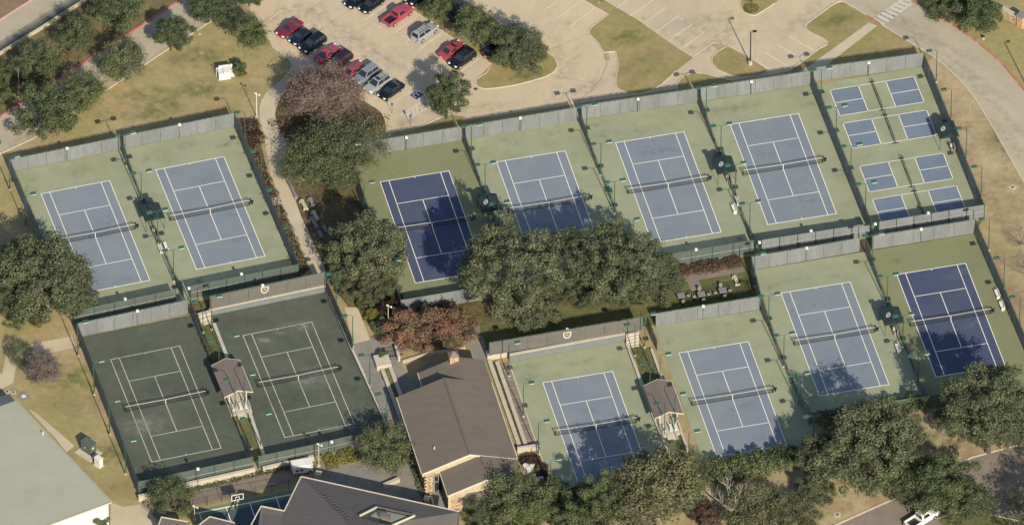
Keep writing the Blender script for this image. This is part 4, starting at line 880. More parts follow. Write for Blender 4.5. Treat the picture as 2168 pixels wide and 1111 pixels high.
# east slope running on to the south end
slab(MB(), [(1.6, -LN + .01, RZ - 1.6 * sl + .005), (HW, -LN + .01, EZ + .005), (HW, -LN - 2.4, EZ + .005), (1.6, -LN - 2.4, RZ - 1.6 * sl + .005)]).build('roof_slope', shingle, roof)
# northern wing
NX, NL, NR = 3.2, 5.2, RZ - 3.2 * sl
slab(MB(), [(NX, NL, NR), (NX, -.02, NR), (HW, -.02, EZ), (HW, NL, EZ)]).build('roof_slope', shingle, roof)
slab(MB(), [(NX, NL, NR), (-2.9, NL, NR - 6.1 * sl), (-2.9, NL - 3.1, NR - 6.1 * sl), (-.2, -.5, NR - 3.4 * sl), (NX, -.5, NR)][:4] ).build('roof_slope', shingle, roof)
slab(MB(), [(NX, NL, NR - .004), (-.2, NL - 3, NR - 3.4 * sl - .004), (-.2, -.4, NR - 3.4 * sl - .004), (NX, -.4, NR - .004)]).build('roof_slope', shingle, roof)
MB().box((NX - .6, NL - .35, NR - .2), (1.35, 1.2, 2.2)).build('chimney', brickm, roof)
MB().hexa([(NX - 1.4, NL - 1.1, NR + .9), (NX + .2, NL - 1.1, NR + .9), (NX + .2, NL + .4, NR + .9), (NX - 1.4, NL + .4, NR + .9)], [(NX - .8, NL - .5, NR + 1.6), (NX - .4, NL - .5, NR + 1.6), (NX - .4, NL - .2, NR + 1.6), (NX - .8, NL - .2, NR + 1.6)]).build('chimney_cap', shingle_hut, roof)
# southern wing with lower gable
FX, FR, FL_ = 1.35, 6.2, 5.5
fy0, fy1 = -LN - .02, -LN - FL_
slab(MB(), [(FX, fy0 + .0, FR), (FX - 6, fy0, FR - 6 * sl), (FX - 6, fy1, FR - 6 * sl), (FX, fy1, FR)]).build('roof_slope', shingle, roof)
slab(MB(), [(FX, fy0, FR), (FX, fy1, FR), (FX + 6.0, fy1, FR - 6.0 * sl), (FX + 6.0, fy0, FR - 6.0 * sl)]).build('roof_slope', shingle, roof)
MB().tube((-4.6, -13.5, 5.2), (-4.6, -13.5, 5.75), .1, .1, 8).build('vent_pipe', white, roof)
# walls
wl = MB(); ov = .45
wl.box((-.0, -LN / 2, EZ / 2 - .1), (2 * HW - 2 * ov, LN - .5, EZ - .2)); wl.build('wall', brickm, club)
wall_n = MB().box((2.3, NL / 2, 1.9), (9.4, NL - .5, 3.8)).build('wall', brickm, club)
MB().box((FX, (fy0 + fy1) / 2 + .15, (FR - 6 * sl) / 2 - .1), (11.1, FL_ - .3, FR - 6 * sl - .2)).build('wall', brickm, club)
def gable(nm, cx, y, hw, ez, rz, m, par, th=.3, low=0.0):
    return MB().add([(cx - hw, y - th / 2, ez - low), (cx + hw, y - th / 2, ez - low), (cx + hw, y - th / 2, ez), (cx, y - th / 2, rz), (cx - hw, y - th / 2, ez),
                     (cx - hw, y + th / 2, ez - low), (cx + hw, y + th / 2, ez - low), (cx + hw, y + th / 2, ez), (cx, y + th / 2, rz), (cx - hw, y + th / 2, ez)],
                    [(0, 1, 2, 3, 4), (9, 8, 7, 6, 5), (0, 5, 6, 1), (1, 6, 7, 2), (2, 7, 8, 3), (3, 8, 9, 4), (4, 9, 5, 0)]).build(nm, m, par)
gable('gable_wall', 0, -LN - .0, HW - .02, EZ - .16, RZ - .12, brick2, club, low=.5)
gable('gable_wall', FX, fy1 + .25, 5.9, FR - 5.9 * sl - .18, FR - .18, brick2, club, low=3.8)
def rake(x0, z0, x1, z1, y, par=club, m=trimc): return MB().hexa([(x0, y - .06, z0 - .25), (x1, y - .06, z1 - .25), (x1, y + .06, z1 - .25), (x0, y + .06, z0 - .25)], [(x0, y - .06, z0 + .03), (x1, y - .06, z1 + .03), (x1, y + .06, z1 + .03), (x0, y + .06, z0 + .03)]).build('rake_board', m, par)
rake(-HW, EZ, 0, RZ, -LN - .22); rake(0, RZ, HW, EZ, -LN - .22); rake(FX - 6, FR - 6 * sl, FX, FR, fy1 - .07); rake(FX, FR, FX + 6, FR - 6 * sl, fy1 - .07)
rake(-2.9, NR - 6.1 * sl, -2.9 + .01, NR - 6.1 * sl, NL)
for x in (-HW - .05, HW + .05): MB().box((x, -LN / 2, EZ - .1), (.14, LN, .16)).build('gutter', trimc, club)
MB().box((FX - 6.05, (fy0 + fy1) / 2, FR - 6 * sl - .1), (.12, FL_, .16)).build('gutter', trimc, club)
MB().box((-2.95, NL - 1.5, NR - 6.1 * sl - .1), (.12, 3.1, .16)).build('gutter', trimc, club)
# stone blocks on the sunny corner piers
bk = [MB().box((0, 0, 0), (s, .12, .28)).mesh('stone_block', m) for s, m in ((.62, brickm), (.46, brick2), (.56, brick2), (.7, brickm))]
def pier(x0, x1, y, z0, z1, par):
    r = 0; z = z0
    while z < z1:
        x = x0 + (.2 if r % 2 else 0)
        while x < x1 - .2:
            k = random.randrange(4); obj('stone_block', bk[k], par, (x + .25, y + random.uniform(-.02, .02), z + .15)); x += .62
        z += .32; r += 1
pier(-HW + .4, -HW + 1.9, -LN - .28, 0, EZ - .4, club); pier(FX - 5.4, FX - 4.0, fy1 + .04, 0, 4.0, club)
# recessed glazed entrance
er = T('entrance', None, None); er.parent = club; er = MB().box((-5.0 + .35, -LN - .32, 2.0), (1.9, .14, 3.6)).build('glass_door', glass, club)
for x in (-.95, -.3, .35, .95): MB().box((-4.65 + x, -LN - .44, 2.0), (.12, .1, 3.6)).build('door_frame', framegreen, er)
for z in (.3, 2.5, 3.75): MB().box((-4.65, -LN - .44, z), (2.0, .1, .12)).build('door_frame', framegreen, er)
MB().box((-5.2, -LN - 1.2, .25), (2.6, 1.7, .5)).build('landing', paver, club)
for i in range(7): MB().box((-4.9 + .12 * i, -LN - 2.4 - .75 * i, .22 - .03 * i), (2.7, .72, .1 + .02 * (7 - i))).build('entrance_step', stonegrey, club)
MB().box((-6.35, -LN - 3.6, .4), (.3, 5.2, .9)).build('step_wall', copem, club)
# bay window
bay = [(-1.9, 0), (-1.3, -1.25), (1.1, -1.25), (2.0, 0)]
bx, by = FX - 1.7, fy1 - .0
bw = MB().prism([(bx + x, by + y * .9) for x, y in bay], .6, 2.7).build('bay_window', glass, club)
mb = MB()
for (xa, ya), (xb, yb) in zip(bay, bay[1:]):
    n_ = 4
    for i in range(n_ + 1):
        t = i / n_; MB().box((bx + xa + (xb - xa) * t, by + (ya + (yb - ya) * t) * .93, 1.65), (.09, .09, 2.1)).build('window_frame', framegreen, bw)
for z in (.6, 1.65, 2.7): strip_mesh(mb, [(bx + x, by + y * .93) for x, y in bay], .1, z - .05, z + .05)
mb.build('window_frame', framegreen, bw)
MB().prism([(bx + x * 1.1, by + y * 1.1) for x, y in bay], 2.75, 3.1).build('bay_fascia', framegreen, bw)
rb = [(bx + x * 1.12, by + y * 1.15, 3.12) for x, y in bay]; rtp = [(bx - 1.2, by + .02, 3.95), (bx - .9, by - .35, 3.95), (bx + .8, by - .35, 3.95), (bx + 1.3, by + .02, 3.95)]
MB().hexa(rb, rtp).build('bay_roof', shingle, bw)
MB().prism([(bx + x, by + y * .9) for x, y in bay], 0, .58).build('bay_base', brickm, bw)

# ------------------------------------------------------------------ charcoal metal roofed building at the south
def L3(pts): return [Vector(p) for p in pts]
EH = 7.0
c1, c2 = P(638, 1009, EH), P(973, 1083, EH)       # north east eave
c0 = P(602, 1081, EH); c00 = P(553, 1071, EH); c01 = P(500, 1170, EH)
root = T('school_hall', 'charcoal standing-seam metal roofed hall cut by the picture edge', 'building', (c1.x, c1.y, 0)); O = Vector((c1.x, c1.y, 0))
e = (c2 - c1); e.z = 0; EL = e.length; ex = e.normalized(); ey = Vector((ex.y, -ex.x, 0))      # ey points to the south (into the roof)
if ey.y > 0: ey = -ey
sp = .36
def ron(x, y): return c1 - O + ex * x + ey * y + Vector((0, 0, y * sp))   # point on the north-east slope
D_ = 12.5
rf = MB(); slab(rf, [ron(0, 0), ron(EL, 0), ron(EL - D_ * .95, D_), ron(D_ * .95, D_)], .2)
rf = rf.build('roof', metalroof, root)
# western slope (perpendicular), sloping down to the west
wd_ = Vector((c0.x - c1.x, c0.y - c1.y, 0)); wl_ = 26
wdir = wd_.normalized(); win = -Vector((-wdir.y, wdir.x, 0)); 
if win.dot(ex) < 0: win = -win
def rw(x, y): return c1 - O + wdir * x + win * y + Vector((0, 0, y * sp))
slab(MB(), [rw(0, 0), rw(wl_, 0), rw(wl_, 12), ron(D_ * .95, D_)], .2).build('roof_slope', metalroof, rf)
# eastern hip, its sunlight painted in as a paler taupe copy of the roof
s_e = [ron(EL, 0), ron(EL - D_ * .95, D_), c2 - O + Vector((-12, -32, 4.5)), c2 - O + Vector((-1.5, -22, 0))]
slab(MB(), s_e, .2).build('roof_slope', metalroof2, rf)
# lower western bay of the roof
slab(MB(), [c00 - O, c0 - O + Vector((.4, 0, 0)), c0 - O + Vector((.2, -14, 0)) + Vector((0, 0, 2)), c01 - O + Vector((2, -8, 0))], .2).build('roof_slope', metalroof, rf)
mb = MB(); n_ = 56
for i in range(1, n_):
    x = EL * i / n_; d = min(D_, x / .95, (EL - x) / .95)
    if d > .3: mb.hexa([ron(x - .03, 0), ron(x + .03, 0), ron(x + .03, d), ron(x - .03, d)], [p + Vector((0, 0, .045)) for p in (ron(x - .03, 0), ron(x + .03, 0), ron(x + .03, d), ron(x - .03, d))])
tag(mb.build('standing_seam', metalroof, rf), kind='stuff')
mb = MB()
for i in range(1, 44):
    x = i * .6; d = min(11.5, x / .8)
    q = [rw(x - .03, 0), rw(x + .03, 0), rw(x + .03, d), rw(x - .03, d)]; mb.hexa(q, [p + Vector((0, 0, .045)) for p in q])
tag(mb.build('standing_seam', metalroof, rf), kind='stuff')
def edge(a, b, wdt=.15, m=trimc, z=.02):
    a = Vector(a); b = Vector(b); d = (b - a).normalized(); n = Vector((-d.y, d.x, 0)) * wdt / 2
    return MB().hexa([a - n, b - n, b + n, a + n], [a - n + Vector((0, 0, z + .1)), b - n + Vector((0, 0, z + .1)), b + n + Vector((0, 0, z + .1)), a + n + Vector((0, 0, z + .1))]).build('gutter', m, rf)
edge(ron(0, -.05), ron(EL, -.05)); edge(rw(0, -.05), c0 - O); edge(c0 - O, c00 - O); edge(c00 - O, c01 - O); edge(ron(EL, 0), s_e[3], .12, metalroof)
# roof well with equipment
wx, wy = 16.2, 6.2
fr = [ron(wx - 4.0, wy + 2.6), ron(wx - 2.6, wy - 1.4), ron(wx + 3.4, wy - 1.4), ron(wx + 1.4, wy + 3.4)]
MB().hexa([p + Vector((0, 0, .03)) for p in fr], [p + Vector((0, 0, .10)) for p in fr]).build('roof_well', black, rf)
fi = [ron(wx - 2.6, wy + 1.6), ron(wx - 2.1, wy - .8), ron(wx + 2.4, wy - .8), ron(wx + .9, wy + 2.1)]
MB().hexa([p + Vector((0, 0, .1)) for p in fi], [p + Vector((0, 0, .2)) for p in fi]).build('well_floor', sageroof, rf)
for a, b in ((0, 1), (1, 2), (2, 3)): edge(fr[a] + Vector((0, 0, .1)), fr[b] + Vector((0, 0, .1)), .18, trimc if a != 1 else metalroof, .25)
q = ron(wx - .4, wy + 1.4); MB().box((q.x, q.y, q.z + .55), (1.5, .8, .7), -.2).build('rooftop_unit', metalroof, rf)
# walls below
wp = [c1, c2, c2 + Vector((-1.5, -22, 0)), P(480, 1250, EH), c00, c0]
pts = []
cen = Vector((sum(p.x for p in wp) / 6, sum(p.y for p in wp) / 6, 0))
for p in wp: pts.append((p.x + (cen.x - p.x) * .05 - O.x, p.y + (cen.y - p.y) * .05 - O.y))
MB().prism(pts, 0, EH - .25).build('wall', mat('hall_wall', (.30, .23, .16), .9, .15, 2), root)
# small low roofs at the bottom edge
def lowroof(name, label, px, zz, m, rise):
    q = [P(u, v, zz + dz) for (u, v), dz in zip(px, rise)]; r_ = T(name, label, 'building', (q[0].x, q[0].y, 0)); O2 = Vector((q[0].x, q[0].y, 0))
    slab(MB(), [a - O2 for a in q], .18).build('roof', m, r_); c = sum(q, Vector()) / len(q)
    MB().prism([((a.x - O2.x) * .9 + (c.x - O2.x) * .1, (a.y - O2.y) * .9 + (c.y - O2.y) * .1) for a in q], 0, zz - .25).build('wall', trimc, r_)
    for i in range(2): 
        a, b = q[i] - O2, q[i + 1] - O2; d = (b - a).normalized(); n = Vector((-d.y, d.x, 0)) * .12
        MB().hexa([a - n * .6, b - n * .6, b + n * .6, a + n * .6], [p + Vector((0, 0, .1)) for p in (a - n * .6, b - n * .6, b + n * .6, a + n * .6)]).build('gutter', trimc, r_)
lowroof('side_building', 'low charcoal metal roof with pale gutter beside the basketball court', [(420, 1112), (444, 1093), (497, 1106), (560, 1180), (430, 1190)][:4], 4.0, metalroof, (0, 0, 0, .5))
lowroof('porch_building', 'small pale edged roof at the picture edge by the round elm', [(335, 1112), (342, 1094), (398, 1104), (420, 1160)], 3.6, metalroof2, (0, 0, 0, .4))

# ------------------------------------------------------------------ sage green metal shed at the west
EH2 = 5.2
a1, a2 = P(32, 848, EH2), P(235, 1063, EH2); rg = (a2 - a1); rl_ = Vector((rg.x, rg.y, 0)); SL_ = rl_.length; sx = rl_.normalized(); sy = Vector((sx.y, -sx.x, 0))
if sy.x > 0: sy = -sy
root = T('metal_shed', 'large shed with pale sage green metal roof', 'shed', (a1.x, a1.y, 0)); O = Vector((a1.x, a1.y, 0))
k2 = .10
def rs(x, y): return a1 - O + sx * x + sy * y + Vector((0, 0, y * k2))
rf = slab(MB(), [rs(0, 0), rs(SL_, 0), rs(SL_, 34), rs(0, 34)], .2).build('roof', sageroof, root)
mb = MB(); n_ = 40
for i in range(1, n_):
    x = SL_ * i / n_; q = [rs(x - .025, 0), rs(x + .025, 0), rs(x + .025, 34), rs(x - .025, 34)]; mb.hexa(q, [p + Vector((0, 0, .015)) for p in q])
tag(mb.build('standing_seam', sageroof, rf), kind='stuff')
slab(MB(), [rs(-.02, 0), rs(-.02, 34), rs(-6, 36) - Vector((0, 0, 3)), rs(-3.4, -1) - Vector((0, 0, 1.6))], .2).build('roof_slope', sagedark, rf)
q = [rs(SL_ - .3, .3), rs(SL_ - .3, 34), rs(.2, 34), rs(.2, .3)]
MB().hexa([Vector((p.x, p.y, 0)) for p in q], [p - Vector((0, 0, .22)) for p in q]).build('wall', white, root)
for i in range(34):
    p = rs(SL_ - .27, .5 + i); MB().box((p.x, p.y, (EH2 + i * k2) / 2 - .2), (.07, .07, EH2 - .5 + i * k2)).build('wall_rib', white, root) if i < 14 else None
pa, pb = rs(0, -.06), rs(SL_, -.06); n = sy * .1
MB().hexa([pa - n, pb - n, pb + n, pa + n], [p + Vector((0, 0, .1)) for p in (pa - n, pb - n, pb + n, pa + n)]).build('gutter', sageroof, root)
pa, pb = rs(SL_ + .03, 0), rs(SL_ + .03, 34); n = sx * .08
MB().hexa([pa - n, pb - n, pb + n, pa + n], [p + Vector((0, 0, .1)) for p in (pa - n, pb - n, pb + n, pa + n)]).build('verge_trim', trimc, root)
g = P(91, 920, 5.2); MB().tube(g - O, g - O + Vector((0, 0, .7)), .1).build('vent_pipe', white, root)

# ------------------------------------------------------------------ basketball hoop, planter, gate pillar, etc.
g = P(503, 1085); r_ = T('basketball_hoop', 'basketball hoop with white framed backboard', 'basketball hoop', (g.x, g.y, 0), AL)
MB().tube((0, .9, 0), (0, .9, 2.9), .09).tube((0, .9, 2.9), (0, .1, 3.1), .07).build('hoop_post', black, r_)
bb = MB().box((0, 0, 3.3), (1.85, .05, 1.1)).build('backboard', glass, r_)
for x in (-.9, .9): MB().box((x, -.04, 3.3), (.12, .06, 1.15)).build('board_edge', white, bb)
for z in (2.77, 3.84): MB().box((0, -.045, z), (1.9, .06, .12)).build('board_edge', white, bb)
for x in (-.3, .3): MB().box((x, -.045, 3.15), (.08, .06, .5)).build('target_line', white, bb)
MB().box((0, -.045, 3.4), (.66, .06, .08)).build('target_line', white, bb)
mb = MB()
for i in range(12): mb.tube((.23 * math.cos(i / 12 * 6.283), -.32 + .23 * math.sin(i / 12 * 6.283), 3.0), (.23 * math.cos((i + 1) / 12 * 6.283), -.32 + .23 * math.sin((i + 1) / 12 * 6.283), 3.0), .025, n=5)
mb.build('hoop_rim', mat('hoop_orange', (.6, .15, .04), .5, 0), r_)
mb = MB(); mb.tube((0, -.32, 2.98), (0, -.32, 2.6), .22, .12, 10, False); mb.build('hoop_net', mat('hoop_cord', (.6, .6, .58), .8, 0, alpha=.4), r_)
# black iron fence between the path and basketball court
fence('black iron railing between brown path and basketball court', [(408, 1078), (470, 1062), (540, 1050), (612, 1036)], h=1.9, m=mat('railing_air', (.02, .02, .02), .5, 0, alpha=.10), pm=black, cat='railing', name='iron_railing', bay=2.6)
g = P(811, 775); r_ = T('planter', 'square pale stone planter holding a clipped green shrub', 'planter', (g.x, g.y, 0), AR)
MB().box((0, .5, .45), (2.3, 2.6, .9)).build('planter_box', copem, r_)
shr = r_
g = P(835, 755); r_ = T('iron_gate', 'dark iron gate and railing beside the square planter', 'gate', (g.x, g.y, 0), AR)
for i in range(9): MB().tube((-1.3 + i * .33, 0, 0), (-1.3 + i * .33, 0, 1.4), .025, n=5).build('gate_bar', black, r_)
MB().box((0, 0, 1.4), (2.8, .05, .06)).box((0, 0, .2), (2.8, .05, .06)).build('gate_rail', black, r_)
wall('low_wall', 'small pale wall end beside the iron gate', [(838, 742), (845, 765)], .9, .35, copem, copem)
wall('low_wall', 'low rust coloured brick border under the red-leaved tree', [(852, 768), (910, 750), (985, 738)], .3, .35, brickm, copem)
wall('low_wall', 'short cream bench wall in front of the lawn patch at the hall', [(812, 1032), (845, 1018)], .6, .5, cream, cream)
wall('low_wall', 'long grey bench wall in the shadow of the charcoal hall', [(683, 1024), (722, 1032)], .6, .8, stonegrey, stonegrey)
wall('low_wall', 'second grey bench wall in the shadow of the charcoal hall', [(724, 1036), (756, 1042)], .5, .6, stonegrey, stonegrey)
for i, (u, v, d) in enumerate([(674, 1024, 'beside the truck under the hall eave'), (904, 1077, 'beside the clubhouse entrance steps')]):
    g = P(u, v); r_ = T('gate_pillar', 'brown brick pillar with pale cap ' + d, 'pillar', (g.x, g.y, 0), R(-12), 'brick pillars with pale caps')
    MB().box((0, 0, 1.1), (.75, .75, 2.2)).build('pillar_shaft', brickm, r_); MB().box((0, 0, 2.28), (.95, .95, .16)).build('pillar_cap', cream, r_)
for i, (u, v, d) in enumerate([(861, 1060, 'larger'), (871, 1056, 'smaller')]):
    g = P(u, v); r_ = T('planter_pot', d + ' grey round pot in the hall shadow', 'pot', (g.x, g.y, 0), 0, 'round pots'); MB().tube((0, 0, 0), (0, 0, .6), .25, .42, 12).build('pot_body', stonegrey, r_); MB().tube((0, 0, .6), (0, 0, .66), .46, .46, 12).build('pot_rim', stonegrey, r_)
for i, (u, v, d) in enumerate([(1113, 992, 'westernmost'), (1119, 998, 'lowest'), (1127, 990, 'easternmost')]):
    g = P(u, v); r_ = T('plant_pot', d + ' white round pot in the purple shrub courtyard', 'pot', (g.x, g.y, 0), 0, 'white pots'); MB().tube((0, 0, 0), (0, 0, .75), .25, .42, 12).build('pot_body', white, r_); MB().tube((0, 0, .75), (0, 0, .82), .46, .46, 12).build('pot_rim', white, r_)
wall('garden_wall', 'short stone wall with grey cap between oak and court at the clubhouse corner', [(1128, 1032), (1151, 1027)], 1.6, .6, brickm, stonegrey)
sheet('courtyard_paving', [(1105, 965), (1140, 958), (1160, 1020), (1120, 1035)], .02, paver)
g = P(2152, 50); r_ = T('gate_wall', 'pale stone entrance wall with a square pillar', 'stone wall', (g.x, g.y, 0), R(-40))
MB().box((-1.2, 0, .8), (3.4, .6, 1.6)).build('wall_face', brick2, r_); MB().box((1.0, 0, 1.1), (1.1, 1.1, 2.2)).build('pillar_shaft', brickm, r_); MB().box((1.0, 0, 2.3), (1.3, 1.3, .2)).build('pillar_cap', stonegrey, r_); MB().box((-1.2, 0, 1.65), (3.5, .75, .12)).build('coping', cream, r_)
for x in range(5):
    for z in range(4): MB().box((-2.6 + x * .62 + (.3 if z % 2 else 0), -.31, .25 + z * .36), (.56, .08, .3)).build('stone_block', (brickm, brick2)[(x + z) % 2], r_)
g = P(2082, 83); r_ = T('ground_light', 'small pale ground light at the foot of the roadside tree', 'light', (g.x, g.y, 0)); MB().tube((0, 0, 0), (0, 0, .5), .2, .16, 10).build('light_body', cream, r_); MB().tube((0, 0, .5), (0, 0, .6), .25, .2, 10).build('light_cap', black, r_)
# stone wall and dark rail along the top-left street
wall('street_wall', 'low broken cream stone wall along the street in the northwest', [(-60, 155), (0, 117), (90, 62), (187, 0), (240, -38)], .55, .22, cream, cream)
fence('black mesh fence above the cream stone wall in the northwest', [(-60, 150), (0, 112), (187, -5), (240, -40)], h=1.2, m=screen_low, pm=black, cat='fence', name='iron_railing')

# ------------------------------------------------------------------ vehicles
def car_col(nm, c, r=.25): return MATS.get(nm) or mat(nm, c, r, 0, spec=.6, metal=0.1)
KIND = {  # length, width, height, belt, cabin (rear base, rear top, front top, front base), hood z, deck z
 'sedan': (4.75, 1.84, 1.44, .95, (-1.75, -.95, .35, 1.15), .88, .98), 'coupe': (4.75, 1.88, 1.38, .93, (-1.65, -.7, .15, 1.0), .88, .98),
 'suv': (4.85, 1.92, 1.78, 1.12, (-2.3, -2.0, .35, 1.15), 1.08, 1.12), 'wagon': (4.8, 1.86, 1.68, 1.08, (-2.3, -2.05, .35, 1.3), 1.02, 1.08),
 'pickup': (5.7, 1.98, 1.88, 1.18, (-.75, -.6, .75, 1.35), 1.15, 1.18), 'small': (4.05, 1.72, 1.42, .95, (-1.55, -1.1, .1, .75), .88, .95)}
WH = None
def car(u, v, hd, kind, col, label, cat='car', extra=()):
    """u, v: middle of the car on the photograph; hd: heading of the nose, world angle"""
    global WH
    Lc, Wc, H, belt, (rb, rt_, ft, fb), hz, dz = KIND[kind]; g = P(u, v, .7)
    root = T({'pickup': 'pickup_truck', 'suv': 'parked_suv', 'wagon': 'parked_wagon'}.get(kind, 'parked_car'), label, cat, (g.x, g.y, .03), hd, 'vehicles in the parking lot')
    hl = Lc / 2; hw = Wc / 2
    st = [(-hl, .42, dz - .25, .80), (-hl + .12, .28, dz - .08, .92), (-hl + .5, .22, dz, .98), (rb, .2, belt, 1.0), (0, .2, belt, 1.0), (fb, .2, belt - .01, 1.0), (fb + .5, .2, hz, .99), (hl - .45, .22, hz - .06, .95), (hl - .12, .3, hz - .16, .86), (hl, .42, hz - .32, .70)]
    if kind == 'pickup': st = [(-hl, .45, .95, .93), (-hl + .05, .4, .98, .97), (-hl + .4, .4, .6, .98), (rb - .05, .35, .6, 1.0)] 
    def loft(st, mat_, nm, par):
        mb = MB(); vs = []
        for x, zl, zh, wf in st:
            w_ = hw * wf; zm = zl + (zh - zl) * .55
            vs += [(x, -w_ * .94, zl), (x, -w_, zm), (x, -w_ * .93, zh - .05), (x, -w_ * .78, zh), (x, w_ * .78, zh), (x, w_ * .93, zh - .05), (x, w_, zm), (x, w_ * .94, zl)]
        fs = []
        for i in range(len(st) - 1):
            for j in range(8): a = i * 8 + j; b = i * 8 + (j + 1) % 8; fs.append((a, b, b + 8, a + 8))
        fs += [tuple(range(8)), tuple(range(len(st) * 8 - 1, len(st) * 8 - 9, -1))]
        mb.add(vs, fs); o = mb.build(nm, mat_, par); return o
    if kind == 'pickup':
        st2 = [(rb - .05, .3, 1.16, 1.0), (0, .25, belt, 1.0), (fb, .25, belt, 1.0), (fb + .3, .25, hz, .99), (hl - .4, .28, hz - .06, .96), (hl - .1, .35, hz - .16, .88), (hl, .45, hz - .35, .74)]
        body = loft(st2, col, 'body', root)
        bd = MB().box(((-hl + rb) / 2, 0, .62), (hl + rb + .0, Wc * .9, .2)).build('truck_bed', black, root)
        for s in (-1, 1): MB().box(((-hl + rb) / 2, s * (hw - .08), .82), (hl + rb, .14, .66)).build('bed_side', col, bd)
        MB().box((-hl + .06, 0, .82), (.12, Wc * .94, .62)).build('tailgate', col, bd); MB().box((-hl - .06, 0, .5), (.16, Wc * .95, .2)).build('bumper', chrome, root)
    else: body = loft(st, col, 'body', root)
    # cabin
    wb, wt = hw * .9, hw * .68
    bz = belt - .03
    B = [(rb, -wb, bz), (fb, -wb, bz), (fb, wb, bz), (rb, wb, bz)]; Tp = [(rt_, -wt, H), (ft, -wt, H), (ft, wt, H), (rt_, wt, H)]
    cab = MB().hexa(B, Tp).build('cabin', col, root)
    mb = MB().hexa([(rt_ - .03, -wt - .02, H - .04), (ft + .02, -wt - .02, H - .04), (ft + .02, wt + .02, H - .04), (rt_ - .03, wt + .02, H - .04)], [(rt_ + .1, -wt + .1, H + .03), (ft - .1, -wt + .1, H + .03), (ft - .1, wt - .1, H + .03), (rt_ + .1, wt - .1, H + .03)])
    mb.build('roof', col, cab)
    def win(a, b, c, d, nm, f0=.12, f1=.12, g0=.14, g1=.10):
        a, b, c, d = map(Vector, (a, b, c, d)); n = (b - a).cross(d - a).normalized() * .012
        def bl(s, t): return (a * (1 - s) + b * s) * (1 - t) + (d * (1 - s) + c * s) * t
        q = [bl(f0, g0), bl(1 - f1, g0), bl(1 - f1, 1 - g1), bl(f0, 1 - g1)]
        q = [p + n for p in q]; MB().add(q + [p - n * 3 for p in q], [(0, 1, 2, 3), (4, 7, 6, 5), (0, 4, 5, 1), (1, 5, 6, 2), (2, 6, 7, 3), (3, 7, 4, 0)]).build(nm, glass, cab)
    win(B[2], B[1], Tp[1], Tp[2], 'windshield', .06, .06, .06, .04) if 0 else win(B[1], B[2], Tp[2], Tp[1], 'windshield', .06, .06, .08, .05)
    win(B[3], B[0], Tp[0], Tp[3], 'rear_window', .08, .08, .12, .08)
    def side(s):
        b0, b1, t1, t0 = (B[0], B[1], Tp[1], Tp[0]) if s < 0 else (B[2], B[3], Tp[3], Tp[2])
        if kind in ('coupe', 'pickup', 'small'): win(b0, b1, t1, t0, 'side_window', .2, .14)
        elif s < 0: win(b0, b1, t1, t0, 'side_window', .07, .52); win(b0, b1, t1, t0, 'side_window', .52, .08)
        else: win(b0, b1, t1, t0, 'side_window', .08, .52); win(b0, b1, t1, t0, 'side_window', .52, .07)
    side(-1); side(1)
    wr = .36 if kind in ('suv', 'pickup') else .33
    if WH is None: WH = (MB().tube((0, -.12, 0), (0, .12, 0), 1, 1, 16).mesh('tyre', tyre), MB().tube((0, -.135, 0), (0, .135, 0), .62, .62, 12).mesh('rim', chrome))
    for x in (-hl * .6, hl * .62):
        for s in (-1, 1):
            w_ = T('wheel', None, None); w_.parent = root; w_.location = (x, s * (hw - .08), wr); 
            t_ = obj('tyre', WH[0], w_, scale=(wr, 1, wr)); r2 = obj('rim', WH[1], w_, scale=(wr, 1, wr))
    for s in (-1, 1):
        MB().box((hl - .2, s * hw * .66, hz - .2), (.34, .34, .14), -s * .35).build('headlight', headl, root)
        MB().box((-hl + .07, s * hw * .72, (dz if kind != 'pickup' else 1.0) - .2), (.18, .3, .16), s * .3).build('tail_light', taill, root)
        MB().box((fb - .15, s * (hw + .06), belt + .08), (.14, .18, .13)).build('mirror', col, root)
    MB().box((-hl - .01, 0, .55), (.04, .4, .16)).build('number_plate', white, root)
    if 'rack' in extra:
        for s in (-1, 1): MB().box(((rt_ + ft) / 2, s * (wt - .08), H + .09), ((ft - rt_) * .85, .05, .05)).build('roof_rail', black, cab)
        for t in (.3, .55, .8): MB().box((rt_ + (ft - rt_) * t, 0, H + .08), (.06, wt * 1.9, .04)).build('roof_bar', black, cab)
    if 'sunroof' in extra: MB().box((ft - .45, 0, H + .035), (.6, .8, .03)).build('sunroof', glass, cab)
    if 'panes' in extra:
        for t in (-.4, -1.1): MB().box((ft + t, 0, H + .035), (.5, .9, .03)).build('sunroof', glass, cab)
    return root
red1 = car_col('paint_maroon', (.17, .02, .045)); red2 = car_col('paint_crimson', (.36, .055, .085)); red3 = car_col('paint_red', (.32, .05, .06)); wine = car_col('paint_wine', (.035, .010, .018)); blk = car_col('paint_black', (.008, .010, .014), .18)
navyc = car_col('paint_dark_navy', (.010, .014, .030), .2); silv = car_col('paint_silver', (.30, .31, .32), .35); blueg = car_col('paint_blue_grey', (.20, .22, .25), .35); wht = car_col('paint_white', (.72, .72, .70), .35); teal = car_col('paint_dark_teal', (.012, .022, .028), .3)
hu = math.atan2(d1.y, d1.x); hdn = hu + math.pi
car(613, 60, hdn, 'coupe', red1, 'dark maroon car, northernmost of the western parked row')
car(636, 78, hdn, 'small', navyc, 'small dark navy car with chrome roof trim between maroon car and black suv')
car(662, 93, hdn, 'suv', blk, 'black suv with bright headlight beside the crimson coupe', 'suv')
car(694, 113, hu, 'coupe', red2, 'bright crimson coupe with black rear window')
car(718, 129, hdn, 'wagon', wine, 'very dark wine coloured car between the crimson and red coupes')
car(748, 149, hu, 'coupe', red3, 'red coupe parked beside the blue grey suv')
car(775, 159, hdn, 'suv', blueg, 'blue grey suv between the red coupe and silver suv', 'suv')
